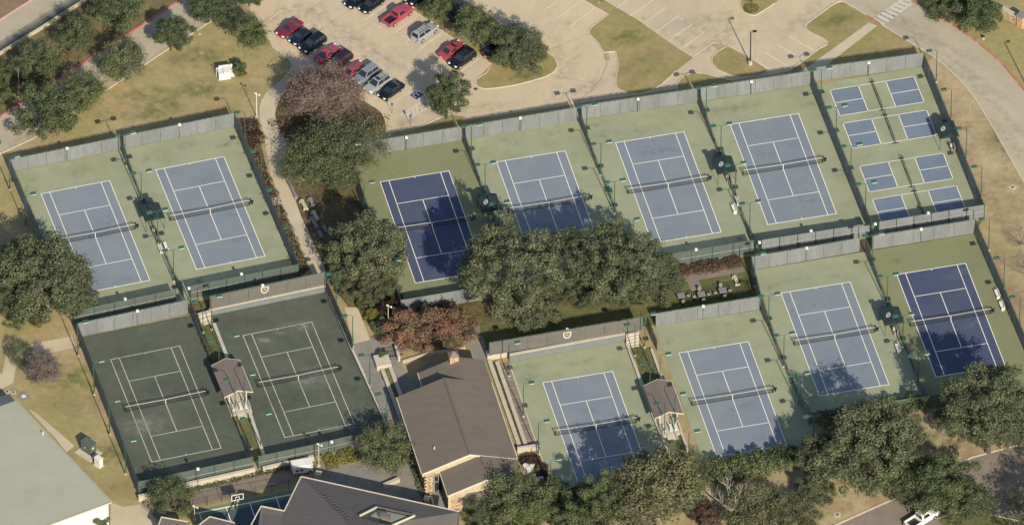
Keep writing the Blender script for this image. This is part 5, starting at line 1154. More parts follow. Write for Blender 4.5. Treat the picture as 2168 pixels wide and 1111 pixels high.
car(799, 178, hdn, 'suv', silv, 'silver suv with a sunroof and roof rails beside the black sedan', 'suv', ('sunroof', 'rack'))
car(828, 191, hdn, 'sedan', blk, 'black sedan at the south end of the row by the accessible bay')
car(753, 0, hdn, 'small', blk, 'small black car mostly cut off by the picture top')
car(787, 8, hdn, 'sedan', blk, 'black sedan at the picture top, north of the red pickup')
car(842, 33, hu, 'pickup', red2, 'red pickup truck with black bed', 'pickup')
car(899, 69, hu, 'suv', silv, 'silver grey suv with roof bars alone in the middle row', 'suv', ('rack',))
car(956, 105, hu, 'coupe', red3, 'dark red coupe beside the black suv with roof panes')
car(979, 125, hdn, 'suv', blk, 'black suv with glass roof panes beside the dark red coupe', 'suv', ('panes',))
car(972, 24, hu, 'suv', teal, 'dark teal suv half hidden between two median trees', 'suv')
car(1078, 68, hu, 'sedan', teal, 'dark sedan in the shade east of the median trees')
car(1051, 103, hu, 'suv', blk, 'black suv hidden between the two largest median trees', 'suv')
car(886, -8, hdn, 'suv', blk, 'dark suv at the picture top behind the median tree', 'suv')
car(1952, 1096, R(42), 'pickup', wht, 'white pickup truck with dark bed under the oak by the drive', 'pickup', ('sunroof',))
# white utility truck
g = P(640, 996); r_ = T('utility_truck', 'small white utility truck with box body behind the charcoal hall', 'truck', (g.x, g.y, 0), R(15))
MB().box((-.3, 0, 1.0), (2.6, 1.7, 1.3)).build('box_body', white, r_); MB().hexa([(-1.7, -.9, 1.65), (.6, -.9, 1.65), (.6, .9, 1.65), (-1.7, .9, 1.65)], [(-1.6, -.8, 1.8), (.5, -.8, 1.8), (.5, .8, 1.8), (-1.6, .8, 1.8)]).build('roof', benchw, r_)
MB().box((1.0, 0, 1.7), (1.0, 1.7, .12)).build('cab_roof', white, r_); cbn = MB().box((1.0, 0, .8), (1.1, 1.6, .9)).build('cab', white, r_); MB().hexa([(1.5, -.75, 1.2), (1.56, -.75, 1.2), (1.56, .75, 1.2), (1.5, .75, 1.2)], [(1.3, -.7, 1.65), (1.36, -.7, 1.65), (1.36, .7, 1.65), (1.3, .7, 1.65)]).build('windshield', glass, cbn)
for x in (-1.0, -.3): MB().box((x, -.86, 1.0), (.5, .03, .3)).build('side_window', glass, r_)
for x in (-1.1, 1.0):
    for s in (-1, 1):
        w_ = T('wheel', None, None); w_.parent = r_; w_.location = (x, s * .8, .3); obj('tyre', WH[0], w_, scale=(.3, 1, .3)); obj('rim', WH[1], w_, scale=(.3, 1, .3))
for s in (-1, 1): MB().box((1.58, s * .6, .85), (.05, .2, .15)).build('headlight', headl, r_)

# ------------------------------------------------------------------ trees
def unit(n, rng):
    v = rng.normal(size=(n, 3)); return v / np.linalg.norm(v, axis=1)[:, None]
def leaves_mesh(name, cen, nrm, size, rng, m, aspect=.6):
    n = len(cen); t = unit(n, rng); u = np.cross(nrm, t); u /= np.linalg.norm(u, axis=1)[:, None] + 1e-9; v = np.cross(nrm, u)
    s = (size * rng.uniform(.65, 1.35, n))[:, None]; u = u * s; v = v * s * aspect
    vs = np.stack([cen - u, cen - v * .9, cen + u, cen + v * .9], 1).reshape(-1, 3)
    me = bpy.data.meshes.new(name); me.vertices.add(4 * n); me.vertices.foreach_set('co', vs.astype(np.float32).ravel())
    me.loops.add(4 * n); me.loops.foreach_set('vertex_index', np.arange(4 * n, dtype=np.int32)); me.polygons.add(n)
    me.polygons.foreach_set('loop_start', np.arange(0, 4 * n, 4, dtype=np.int32)); me.polygons.foreach_set('loop_total', np.full(n, 4, dtype=np.int32))
    me.materials.append(m); me.update(calc_edges=True); return me
def crown_mesh(seed, m, nclump=70, per=200, leaf=.035, rc=(.16, .30), gap=0.0, spiky=0.0, flat=.0, rough=.22, core=.12, aspect=.6):
    """a crown of radius about 1 made of leaf clumps set round a lumpy body, middle at the origin"""
    rng = np.random.default_rng(seed); lob = unit(7, rng); la = rng.uniform(-rough, rough, 7)
    def bulge(d): return 1 + sum(a * np.clip(d @ l, 0, 1) ** 2 for a, l in zip(la, lob))
    d = unit(nclump * 3, rng); d = d[d[:, 2] > -.62][:nclump]; n = len(d)
    rad = rng.uniform(.62, .98, n) * bulge(d); rad[: n // 4] *= rng.uniform(.35, .8, n // 4)
    c = d * rad[:, None] * np.array([.86, .86, .86]); r = rng.uniform(*rc, n)
    C_, N_ = [], []
    for i in range(n):
        k = int(per * (r[i] / np.mean(rc)) ** 2); e = unit(k, rng); out = d[i] * .55 + np.array([0, 0, .35]); e = e + out * .5; e /= np.linalg.norm(e, axis=1)[:, None]
        q = rng.uniform(.45, 1.05, k) ** .6
        st = np.array([1, 1, .85]) * r[i]
        p = c[i] + e * q[:, None] * st
        if spiky: p += d[i] * (rng.uniform(0, spiky, k) * (rng.random(k) < .3))[:, None]
        C_.append(p); nn = e + unit(k, rng) * .75; N_.append(nn / np.linalg.norm(nn, axis=1)[:, None])
    # loose inner leaves
    k = int(nclump * per * core); p = unit(k, rng) * (rng.uniform(.2, .85, k) ** .5)[:, None] * .8; C_.append(p); N_.append(unit(k, rng))
    C_ = np.concatenate(C_); N_ = np.concatenate(N_)
    if gap: keep = rng.random(len(C_)) > gap; C_, N_ = C_[keep], N_[keep]
    C_[:, 2] = np.where(C_[:, 2] < -.55, -.55 + (C_[:, 2] + .55) * .3, C_[:, 2])
    return leaves_mesh('crown', C_, N_, leaf, rng, m, aspect)
def branch_pts(rng, p, d, ln, r, depth, out, spread=.55, up=.15):
    segs = 2; q = p
    for _ in range(segs):
        d = d + rng.normal(size=3) * .14 + np.array([0, 0, up * .3]); d /= np.linalg.norm(d); e = q + d * ln / segs; out.append((q, e, r, r * .8)); q = e; r *= .8
    if depth == 0: return
    for _ in range(3 if depth > 1 else 4):
        nd = d + rng.normal(size=3) * spread + np.array([0, 0, up]); nd /= np.linalg.norm(nd); branch_pts(rng, q, nd, ln * rng.uniform(.62, .85), r * .72, depth - 1, out, spread, up)
def twig_mesh(name, seed, m, depth=4, ln=.5, r=.03, starts=6, spread=.55, up=.15, z0=-.6, elev=.6):
    rng = np.random.default_rng(seed); out = []
    for i in range(starts):
        a = i / starts * 6.283 + rng.uniform(-.4, .4); d = np.array([math.cos(a), math.sin(a), elev + rng.uniform(-.3, .5)]); d /= np.linalg.norm(d)
        branch_pts(rng, np.array([0, 0, z0]), d, ln, r, depth, out, spread, up)
    A = np.array([o[0] for o in out]); B = np.array([o[1] for o in out]); ra = np.array([o[2] for o in out]); rb = np.array([o[3] for o in out]); n = len(out)
    D = B - A; D /= np.linalg.norm(D, axis=1)[:, None] + 1e-9; X = np.cross(D, np.array([.31, .2, .93])); X /= np.linalg.norm(X, axis=1)[:, None] + 1e-9; Y = np.cross(D, X); vs = []
    for P_, rr in ((A, ra), (B, rb)):
        for k in range(3): t = k * 2.0944; vs.append(P_ + (X * math.cos(t) + Y * math.sin(t)) * rr[:, None])
    V = np.stack(vs, 1).reshape(-1, 3); idx = []
    base = np.arange(n)[:, None] * 6
    F = np.concatenate([base + np.array([k, (k + 1) % 3, (k + 1) % 3 + 3, k + 3]) for k in range(3)], 1).reshape(-1).astype(np.int32)
    me = bpy.data.meshes.new(name); me.vertices.add(len(V)); me.vertices.foreach_set('co', V.astype(np.float32).ravel()); me.loops.add(len(F)); me.loops.foreach_set('vertex_index', F)
    me.polygons.add(n * 3); me.polygons.foreach_set('loop_start', np.arange(0, n * 12, 4, dtype=np.int32)); me.polygons.foreach_set('loop_total', np.full(n * 3, 4, dtype=np.int32))
    me.materials.append(m); me.update(calc_edges=True); return me
def trunk_mesh(name, m, r=.06, h=1.0, seed=1):
    rng = random.Random(seed); mb = MB(); p = Vector((0, 0, 0)); n = 4; rr = r * 1.5
    for i in range(n): q = p + Vector((rng.uniform(-.03, .03), rng.uniform(-.03, .03), h / n)); mb.tube(p, q, rr, r * (1 - .12 * i), 8, i == n - 1); p = q; rr = r * (1 - .12 * i)
    return mb.mesh(name, m)
PR = {
 'big': [crown_mesh(11 + i, leafB, 115, 210, .024, (.09, .20), 0, .10, rough=.36, core=.05) for i in range(3)],
 'oak': [crown_mesh(31 + i, leafA, 85, 210, .030, (.10, .24), 0, .14, rough=.32, core=.05) for i in range(3)],
 'elm': [crown_mesh(51 + i, leafC, 85, 200, .029, (.11, .24), .05, .30, rough=.36, core=.05) for i in range(3)],
 'lite': [crown_mesh(71 + i, leafB, 70, 110, .028, (.12, .26), .25, .2, rough=.35, core=.05) for i in range(2)],
 'red': [crown_mesh(91 + i, leafR, 70, 150, .045, (.14, .28), .05, .2, rough=.3) for i in range(2)],
 'shrub': [crown_mesh(111, leafA, 45, 150, .06, (.2, .36), 0, .1)], 'purple': [crown_mesh(112, leafP, 45, 150, .06, (.2, .36), 0, .1)], 'rust': [crown_mesh(113, leafRust, 40, 110, .06, (.2, .36), .1, .1)],
 'wisp': [crown_mesh(151, leafC, 120, 210, .019, (.08, .20), .1, .25, rough=.4, core=.02)],
 'bare': [crown_mesh(131, twigm, 110, 270, .055, (.14, .28), 0, .22, rough=.25, aspect=.13)], 'barep': [crown_mesh(132, twigp, 70, 120, .085, (.14, .28), .1, .25, rough=.3, aspect=.11)],
 'scrub': [crown_mesh(141 + i, leafS, 80, 120, .034, (.12, .24), .1, .2, rough=.35) for i in range(2)],
 'yellow': [crown_mesh(114, leafY, 40, 110, .06, (.2, .36), .1, .1)],
}
TW = {'brown': [twig_mesh('limb', 5, twigm, 4, .40, .020, 9, .55, .22, -.75, .9)], 'purple': [twig_mesh('crown', 8, twigp, 4, .40, .022, 8, .55, .2, -.75, .7)],
      'dead': [twig_mesh('limb', 14, white_wood, 3, .42, .030, 4, .45, .3, -.75, 1.3)], 'inner': [twig_mesh('limb', 17, bark, 2, .40, .030, 5, .4, .1, -.8, .9)], 'pale_in': [twig_mesh('limb', 19, barkpale, 3, .36, .020, 6, .5, .12, -.8, .8)]}
TRK = [trunk_mesh('trunk', bark, .05, 1.0, 3), trunk_mesh('trunk', barkpale, .05, 1.0, 4)]
NT = [0]
def tree(u, v, a, label, kind='oak', ratio=.85, clear=1.2, grp=None, cat='tree', name=None, twigs=None, ax=1.0, dens=None, seed=None, mesh=None):
    """u, v: middle of the crown in the photograph, a: half its width there"""
    i = NT[0]; NT[0] += 1; rnd = random.Random(100 + i if seed is None else seed)
    rx = a / 13.7; rz = rx * ratio; zc = rz * .62 + clear; g = P(u, v, zc); hb = zc
    root = T(name or {'oak': 'oak_tree', 'big': 'live_oak_tree', 'elm': 'elm_tree', 'lite': 'sparse_tree', 'red': 'red_leaved_tree'}.get(kind, 'bare_tree'), label, cat, (g.x, g.y, 0), 0, grp)
    rot = rnd.uniform(0, 6.28)
    if kind in TW:
        c = obj('crown', TW[kind][0], root, (0, 0, zc), rot, (rx * 1.02, rx * 1.02 * ax, rz * 1.1))
    else:
        L_s = PR[kind]; c = obj('crown', L_s[rnd.randrange(len(L_s))], root, (0, 0, zc), rot if ax == 1 else 0, (rx * 1.02, rx * 1.02 * ax, rz * 1.02))
    k = 1 if twigs == 'pale' or kind in ('dead',) else 0
    if kind not in ('shrub', 'purple', 'rust', 'yellow') or True:
        tr = obj('trunk', TRK[k], root, (0, 0, 0), rot, (rx * .9, rx * .9, max(.3, hb - rz * .55)))
    if kind not in TW and cat == 'tree':
        obj('limb', (TW['pale_in'] if twigs == 'pale' else TW['brown'] if twigs == 'twig' else TW['inner'])[0], root, (0, 0, zc), rot, (rx * (1.02 if twigs else .8),) * 2 + (rz * (1.05 if twigs else .9),))
    return root
G1 = 'street trees on the lawn and hedgerow'
tree(252, 18, 62, 'dark oak at the picture top in the hedgerow', 'oak', .85, .6, G1)
tree(165, 76, 55, 'bushy oak in the hedgerow above the red kerb bend', 'elm', .8, .4, G1)
tree(75, 138, 50, 'bushy oak in the hedgerow beside the wooden post', 'elm', .85, .4, G1)
tree(5, 168, 34, 'narrow oak cut by the west picture edge in the hedgerow', 'oak', 1.2, .4, G1); tree(-5, 195, 36, 'lower hedgerow oak cut by the west picture edge', 'elm', 1.0, .3, G1)
tree(362, 73, 42, 'round oak on the lawn edge with its trunk showing', 'oak', .95, 1.6, G1)
tree(258, 130, 54, 'spiky elm leaning over the street beside the lawn', 'elm', .8, 1.0, G1)
tree(178, 195, 50, 'oak joined to the larger one by the court fence corner', 'elm', .8, 1.0, G1)
tree(108, 245, 70, 'large round oak just above the western court fence', 'oak', .85, .8, G1)
tree(458, 14, 54, 'oak at the picture top beside the slip road', 'oak', .85, 1.4, G1); tree(528, -8, 30, 'small oak crown cut by the picture top at the slip road', 'oak', .9, 1.0, G1)
tree(534, 70, 50, 'oak overhanging the corner of the car park', 'elm', .8, 1.4, G1)
tree(507, 145, 18, 'small round dark shrub next to the white generator', 'shrub', .95, .2, None, 'shrub', 'round_shrub')
tree(28, 15, 3, 'x', 'shrub') if 0 else None
tree(686, 203, 80, 'large bare brown tree over the planting bed by the parked cars', 'bare', .74, 1.6, name='bare_tree', twigs='twig')
tree(700, 318, 112, 'wide spreading live oak over the curved path', 'wisp', .66, 1.4, None, twigs='pale', name='live_oak_tree'); tree(775, 308, 60, 'lighter oak leaning over the navy court fence corner', 'lite', .7, 2.0, None, twigs='pale'); tree(640, 355, 66, 'low oak beside the curved path below the spreading oak', 'wisp', .6, .6, None, twigs='pale', name='live_oak_tree'); tree(725, 372, 52, 'thin oak crown above the picnic benches', 'wisp', .6, .8, None, twigs='pale', name='live_oak_tree')
tree(945, 204, 50, 'round oak on the small grass tip beside the accessible bay', 'oak', .95, 2.6)
G2 = 'trees on the car park median'
tree(1008, 54, 60, 'middle round oak of the car park median', 'elm', .85, 1.2, G2); tree(1100, 106, 68, 'largest oak on the median beside the wide concrete lane', 'big', .8, 1.0, G2); tree(930, 10, 42, 'oak at the picture top behind the red pickup', 'oak', .85, 1.2, G2)
tree(1592, -28, 40, 'oak on the tiny round-ended island at the picture top', 'oak', .9, 1.6, G2)
tree(2072, 35, 56, 'dark oak beside the red kerb of the curving road', 'oak', .85, .7, None); tree(1995, 8, 44, 'dark oak at the picture top beside the crossing', 'oak', .85, .7, None); tree(2035, 5, 30, 'small oak between two roadside oaks', 'oak', .85, .7, None)
tree(775, 530, 92, 'round dense oak between the picnic benches and navy court', 'big', .95, 2.8); tree(745, 585, 52, 'lower part oak beside the clay court corner', 'big', .8, .8); tree(805, 600, 50, 'oak crown beside the navy court fence above the camera pole', 'big', .9, .8); tree(735, 500, 40, 'small oak crown over the short grey benches', 'big', .8, .8)
G3 = 'live oaks behind the clubhouse court'
tree(1066, 562, 110, 'westernmost big live oak covering the shaded court corner', 'big', .92, 6.0, G3, twigs='pale'); tree(1118, 645, 72, 'live oak hanging over the emblem fence', 'big', .85, 1.0, G3)
tree(1200, 545, 82, 'live oak between its two bigger neighbours in the middle garden', 'big', .85, 5.0, G3); tree(1290, 548, 94, 'live oak covering the divider south of the ball cart', 'big', .9, 4.0, G3); tree(1376, 588, 78, 'easternmost live oak beside the dining tables', 'big', .85, .8, G3); tree(1240, 610, 60, 'lower middle live oak above the brown path', 'big', .8, .8, G3); tree(1320, 615, 50, 'low live oak nearest the brown garden path', 'big', .8, .8, G3)
G4 = 'russet trees in the clubhouse garden'
tree(860, 692, 48, 'westernmost russet tree beside the camera pole', 'red', .8, .8, G4); tree(915, 688, 54, 'middle russet tree above the clubhouse chimney', 'red', .75, .9, G4); tree(966, 690, 50, 'easternmost russet tree by the paved walk', 'red', .75, .8, G4)
tree(890, 706, 40, 'small russet tree in front of the other russet crowns', 'red', .7, .5, G4)
tree(820, 655, 32, 'dark purple leaved tree beside the camera pole', 'purple', .8, .2, None, 'tree', 'purple_leaved_tree', mesh=1) if 0 else None
def shrub(u, v, a, label, kind, ratio=.8, grp=None, name='shrub'):
    i = NT[0]; NT[0] += 1; rx = a / 13.7; rz = rx * ratio; g = P(u, v, rz * .6); r_ = T(name, label, 'shrub', (g.x, g.y, 0), 0, grp)
    obj('crown', PR[kind][0], r_, (0, 0, rz * .6), i * 1.3, (rx, rx, rz)); obj('stem', TRK[0], r_, (0, 0, 0), 0, (rx * .6, rx * .6, rz * .5)); return r_
shrub(823, 655, 24, 'dark purple leaved shrub beside the camera pole', 'purple', 1.1); shrub(803, 690, 20, 'green shrub south of the purple one by the pale path', 'shrub', .9); shrub(838, 628, 16, 'small purple shrub at the navy court fence corner', 'purple')
shrub(788, 668, 18, 'yellow-green shrub beside the pale path', 'yellow'); shrub(776, 640, 20, 'green shrub under the round oak at the pale path', 'shrub')
shrub(811, 752, 15, 'clipped green shrub in the square stone planter', 'shrub', .8)
for i, (u, v, a, k, d) in enumerate([(1128, 975, 18, 'purple', 'purple shrub north of the white pots'), (1146, 990, 16, 'purple', 'purple shrub east of the white pots'), (1149, 1008, 15, 'purple', 'purple shrub next to the short stone wall'), (1110, 972, 12, 'purple', 'small purple shrub by the clubhouse roof edge'), (1119, 978, 8, 'shrub', 'green plants above the white pots')]): shrub(u, v, a, d, k)
tree(1168, 1042, 24, 'dark narrow evergreen beside the clubhouse court corner', 'oak', 1.7, .1, None)
tree(1088, 1058, 80, 'oak in front of the clubhouse bay window', 'elm', .9, .6); tree(1050, 1100, 52, 'oak at the picture foot below the bay window', 'big', .8, .4); tree(1125, 1090, 48, 'oak at the picture foot beside the narrow evergreen', 'oak', .9, .4)
shrub(1040, 1040, 22, 'russet shrub beside the clubhouse bay window', 'purple')
tree(100, 592, 118, 'huge live oak over the corner of the western court', 'big', .85, 1.4, None, twigs='pale'); tree(40, 560, 62, 'live oak crown cut by the west picture edge', 'big', .9, 1.8); tree(150, 620, 58, 'eastern limb crown of the huge live oak', 'big', .85, 1.6); tree(60, 655, 50, 'low hanging live oak crown above the pale path', 'big', .8, .6); tree(-10, 620, 55, 'live oak mostly outside the west picture edge', 'big', .9, 1.0)
tree(88, 778, 42, 'bare purple twigged tree on the lawn by the pale path', 'barep', .75, .8, name='bare_tree', twigs='twig'); tree(40, 745, 34, 'dark leafy bush behind the bare purple tree', 'lite', .7, .4)
tree(365, 1048, 48, 'round elm at the corner between cream wall and basketball court', 'elm', 1.0, .4); tree(810, 953, 57, 'round elm on the lawn patch between hall and clubhouse', 'elm', .92, .9)
tree(75, 1112, 58, 'bare twiggy tree in front of the sage roofed shed', 'bare', .8, .5, name='bare_tree', twigs='twig'); tree(207, 1105, 26, 'small green tree in front of the white shed wall', 'shrub', .9, .3, None, 'tree', 'small_tree')
G5 = 'trees along the southern drive'
tree(1828, 950, 118, 'great live oak between the southern fence and the drive', 'big', .9, 3.6, G5); tree(1750, 965, 62, 'live oak crown touching the shaded fence corner', 'big', .95, 3.0, G5); tree(1905, 905, 50, 'live oak crown over the clipped hedge', 'lite', .8, 1.0, G5); tree(1900, 1000, 70, 'lower crown of live oak above the drive kerb', 'big', .8, .6, G5); tree(1720, 1035, 50, 'small live oak beside the straw bank', 'big', .8, .4, G5)
tree(2095, 848, 108, 'great live oak in the southeast over the navy court corner', 'big', .85, 6.5, G5); tree(2078, 900, 58, 'low hanging crown under the southeast giant by the drive kerb', 'big', .8, 1.0, G5); tree(2150, 905, 66, 'live oak crown at the east picture edge', 'big', .85, .8, G5); tree(2010, 880, 42, 'small live oak crown west of the southeast giant', 'big', .9, 1.5, G5)
tree(1990, 1035, 78, 'dark oak over the white pickup on the drive', 'oak', .8, 2.4, G5); tree(2050, 1062, 62, 'dark oak over the corner of the drive island', 'oak', .8, 1.6, G5); tree(2160, 1060, 34, 'thin leafed tree at the southeast corner of the picture', 'lite', .9, 1.2, G5); tree(1925, 1050, 30, 'leafy bough over the kerb beside the pickup', 'lite', .7, 2.5, G5)
tree(2215, 1105, 80, 'oak outside the southeast corner shading the drive', 'lite', .9, 5.0, G5); tree(2200, 1020, 34, 'small bough shading the drive near the east edge', 'lite', .8, 5.0, G5)
G6 = 'shrubby trees along the southern courts'
tree(1395, 1025, 100, 'half bare tree with pale branches against the clubhouse court', 'scrub', .85, 6.0, G6, twigs='pale'); tree(1330, 1080, 72, 'half bare tree at the picture foot with pale fallen branches', 'scrub', .8, 4.0, G6, twigs='pale'); tree(1280, 1060, 56, 'leafy tree shading the clubhouse court', 'oak', .85, 4.5, G6); tree(1240, 1095, 56, 'dark leafy tree at the picture foot east of the evergreen', 'oak', .85, .3, G6)
tree(1200, 1095, 34, 'low dark tree beside the narrow evergreen', 'oak', .9, .2, G6); tree(1450, 1050, 46, 'leafy tree east of the half bare one', 'oak', .8, .3, G6); tree(1478, 992, 42, 'twiggy tree at the end of the ivy strip', 'lite', .9, .4, G6, twigs='pale')
tree(1548, 1040, 62, 'dead topped tree with upright white branches', 'dead', 1.1, 3.0, G6); tree(1590, 1085, 75, 'pale green scrubby tree under the dead branches', 'scrub', .75, .3, G6, twigs='pale'); tree(1668, 1090, 56, 'pale scrubby tree on the straw bank', 'scrub', .6, .3, G6, twigs='pale'); tree(1622, 1050, 40, 'scrubby tree between dead top and straw bank', 'scrub', .7, .3, G6, twigs='pale')
shrub(1480, 1075, 30, 'dark russet shrub in the gap at the picture foot', 'purple'); shrub(1500, 1100, 28, 'rust coloured shrub at the picture foot', 'rust')
tree(2160, 500, 34, 'bare pale twigged tree at the east picture edge', 'purple', .8, .6); tree(2185, 560, 44, 'bare tree mostly outside the east picture edge', 'purple', .7, .6)
# hedges
def hedge(pts, wd, h, label, m, leaf=.14, dens=42, z=0.0, seed=3, cat='hedge', name='hedge'):
    rng = np.random.default_rng(seed); q = [np.array(P(u, v)) for u, v in pts]; C_, N_ = [], []
    L = [np.linalg.norm(b - a) for a, b in zip(q, q[1:])]; n = int(sum(L) * wd * dens * (1 + h * .6))
    for a, b, l in zip(q, q[1:], L):
        k = int(n * l / sum(L)); t = rng.random(k); d = (b - a) / l; nn = np.array([-d[1], d[0], 0]); s = rng.uniform(-1, 1, k); zz = rng.random(k) ** .45
        lump = 1 + .18 * np.sin(t * l * 1.9) + .12 * np.sin(t * l * 4.3 + 1)
        p = a + (b - a) * t[:, None] + nn * (s * wd / 2 * lump)[:, None]; p[:, 2] = zz * h * lump * (1 - .25 * s * s) + z; C_.append(p)
        e = nn * s[:, None] * .6 + np.array([0, 0, .6]) + unit(k, rng) * .7; N_.append(e / np.linalg.norm(e, axis=1)[:, None])
    o = obj(name, leaves_mesh(name, np.concatenate(C_), np.concatenate(N_), leaf, rng, m)); return tag(o, label, cat)
hedge([(1510, 1010), (1600, 995), (1690, 975)], 4.2, 2.6, 'long clipped green hedge south of the brown hut court', leafA, .22, 40)
hedge([(1450, 1020), (1520, 1012)], 3.2, 2.2, 'dark hedge piece west of the long clipped hedge', leafA, .22, 40, seed=5)
hedge([(1735, 905), (1830, 882), (1960, 860)], 3.0, 2.3, 'green hedge in front of the shaded southern fence', leafA, .22, 40, seed=6)
hedge([(1185, 1062), (1300, 1045), (1400, 1025)], 3.6, 2.4, 'green hedge south of the court beside the clubhouse', leafA, .22, 36, seed=7)
hedge([(1432, 580), (1500, 569), (1570, 558)], 2.4, 1.0, 'dark red barberry hedge below the see-through fence', leafRust, .13, 80, seed=8)
hedge([(400, 1040), (480, 1020), (560, 1001), (640, 984)], 1.2, .5, 'low ivy strip at the foot of the cream retaining wall', leafA, .12, 60, seed=9)
hedge([(686, 985), (730, 972), (760, 962)], 3.0, .9, 'yellow-green ivy bed behind the camera pole', leafY, .14, 50, seed=10)
hedge([(875, 990), (888, 1030), (905, 1070)], .9, .7, 'narrow green hedge along the clubhouse wall', leafA, .12, 60, seed=11)
hedge([(1044, 768), (1106, 946)], .55, .35, 'thin clipped hedge between the two coping strips', leafA, .10, 70, seed=12)
hedge([(812, 790), (845, 880)], .9, .5, 'clipped planter hedge between clay court and clubhouse', leafA, .10, 60, seed=13)
hedge([(520, 285), (545, 350), (575, 420), (615, 510), (640, 575)], 2.2, .7, 'scrubby brown planting between court fence and curved path', leafScr, .16, 18, seed=14)
hedge([(530, 262), (548, 310)], 2.5, 1.0, 'dark scrub where the curved path meets the court corner', leafP, .16, 26, seed=15)
hedge([(600, 250), (640, 300), (720, 325)], 5.0, .6, 'dry brown ground planting in the bed under the bare tree', leafScr, .16, 10, seed=16)
hedge([(790, 250), (800, 280), (760, 320)], 4.5, .6, 'yellowing ground planting at the bed corner by the lot', leafY, .16, 8, seed=17)
hedge([(850, 668), (900, 660), (960, 648)], 1.0, 1.2, 'dark twiggy shrubs at the foot of the grey fence by the russet trees', leafP, .14, 22, seed=18)
hedge([(420, 690), (470, 800)], 1.6, .25, 'ivy in the strip north of the small brown hut', leafA, .11, 30, seed=19)
hedge([(1345, 740), (1385, 800)], 2.0, .25, 'ivy in the strip north of the clubhouse courts hut', leafA, .11, 25, seed=20)
hedge([(-20, 30 + 150), (60, 165), (130, 110), (200, 65)], 2.5, .8, 'dark undergrowth at the foot of the hedgerow trees', leafA, .16, 10, seed=21)

# ------------------------------------------------------------------ wear, stains and tyre marks on the ground surfaces
def stain_mat(name, col, amt, sc=1.2, thr=(.42, .62)):
    if name in MATS: return MATS[name]
    m = bpy.data.materials.new(name); m.use_nodes = True; n = m.node_tree.nodes; l = m.node_tree.links; b = n['Principled BSDF']
    b.inputs['Base Color'].default_value = (*col, 1); b.inputs['Roughness'].default_value = .9; b.inputs['Specular IOR Level'].default_value = .05
    tc = n.new('ShaderNodeTexCoord'); ln = n.new('ShaderNodeVectorMath'); ln.operation = 'LENGTH'; l.new(tc.outputs['Object'], ln.inputs[0])
    fo = n.new('ShaderNodeMapRange'); fo.inputs[1].default_value = 1.0; fo.inputs[2].default_value = .25; l.new(ln.outputs['Value'], fo.inputs[0])
    no = n.new('ShaderNodeTexNoise'); no.inputs['Scale'].default_value = sc; no.inputs['Detail'].default_value = 6; no.inputs['Roughness'].default_value = .68; ge = n.new('ShaderNodeNewGeometry'); l.new(ge.outputs['Position'], no.inputs['Vector'])
    mr = n.new('ShaderNodeMapRange'); mr.inputs[1].default_value = thr[0]; mr.inputs[2].default_value = thr[1]; l.new(no.outputs['Fac'], mr.inputs[0])
    mu = n.new('ShaderNodeMath'); mu.operation = 'MULTIPLY'; l.new(fo.outputs[0], mu.inputs[0]); l.new(mr.outputs[0], mu.inputs[1]); m2 = n.new('ShaderNodeMath'); m2.operation = 'MULTIPLY'; l.new(mu.outputs[0], m2.inputs[0]); m2.inputs[1].default_value = amt
    l.new(m2.outputs[0], b.inputs['Alpha']); MATS[name] = m; return m
_disc = MB().add([(math.cos(i / 20 * 6.2832), math.sin(i / 20 * 6.2832), 0) for i in range(20)], [tuple(range(20))])
_dm = {}
ground_o = bpy.data.objects['ground']
def stain(u, v, rx, ry, rz, m, z=.05, parent=None, name='stain'):
    if m.name not in _dm: _dm[m.name] = _disc.mesh(name, m)
    g = P(u, v, z); return obj(name, _dm[m.name], parent or lot, (g.x, g.y, z), rz, (rx, ry, 1))
oil = stain_mat('oil_stain', (.14, .12, .10), .26, 2.2, (.40, .60)); rust = stain_mat('rust_stain', (.36, .22, .13), .32, .9); smear = stain_mat('tyre_smear', (.19, .17, .15), .24, .9, (.40, .66)); pale = stain_mat('pale_wash', (.55, .50, .40), .35, .5)
salt = stain_mat('salt_patch', (.30, .31, .27), .55, .6, (.36, .62)); damp = stain_mat('damp_patch', (.06, .064, .055), .35, .5, (.42, .66)); wear = stain_mat('court_wear', (.24, .27, .31), .3, .7, (.4, .65)); scuff = stain_mat('court_scuff', (.13, .155, .20), .22, 1.1, (.45, .66)); gwear = stain_mat('surround_stain', (.18, .195, .12), .26, .8, (.44, .68))
bare = stain_mat('bare_earth', (.33, .20, .12), .5, .9, (.42, .66)); lush = stain_mat('lush_grass', (.12, .15, .055), .5, .5, (.38, .62)); strawp = stain_mat('straw_patch', (.36, .27, .16), .5, .5, (.40, .64))
rs_ = random.Random(77)
for k in range(26):
    t = rs_.random(); row = rs_.choice([((625, 68), (840, 205)), ((770, 5), (985, 130)), ((1130, 10), (1225, 60)), ((1330, 20), (1480, 110)), ((650, 45), (860, 175))])
    stain(row[0][0] + (row[1][0] - row[0][0]) * t, row[0][1] + (row[1][1] - row[0][1]) * t, rs_.uniform(.5, 1.3), rs_.uniform(.4, .8), rs_.uniform(0, 3), oil)
for u, v, a, b, r_z in [(1500, 55, 9, 2.2, .5), (1470, 45, 8, 1.6, .3), (1530, 75, 7, 2.0, .8), (1180, 120, 7, 2.2, 1.6), (1200, 150, 8, 1.6, 1.2), (1700, 40, 8, 2, .9), (720, 60, 10, 2, -.7), (790, 110, 9, 1.8, -.7), (1000, 230, 10, 1.5, .15), (1230, 190, 9, 1.6, .6), (650, 30, 6, 2, .6), (1380, 140, 7, 1.5, .8)]: stain(u, v, a, b, r_z, smear)
for u, v in [(575, 40), (610, 20), (1515, 100), (855, 262)]: stain(u, v, 3, 1.6, .4, rust, .055)
for u, v in [(700, 100), (860, 120), (1150, 60), (1400, 60), (1600, 60), (900, 230)]: stain(u, v, 7, 4, .7, pale, .052)
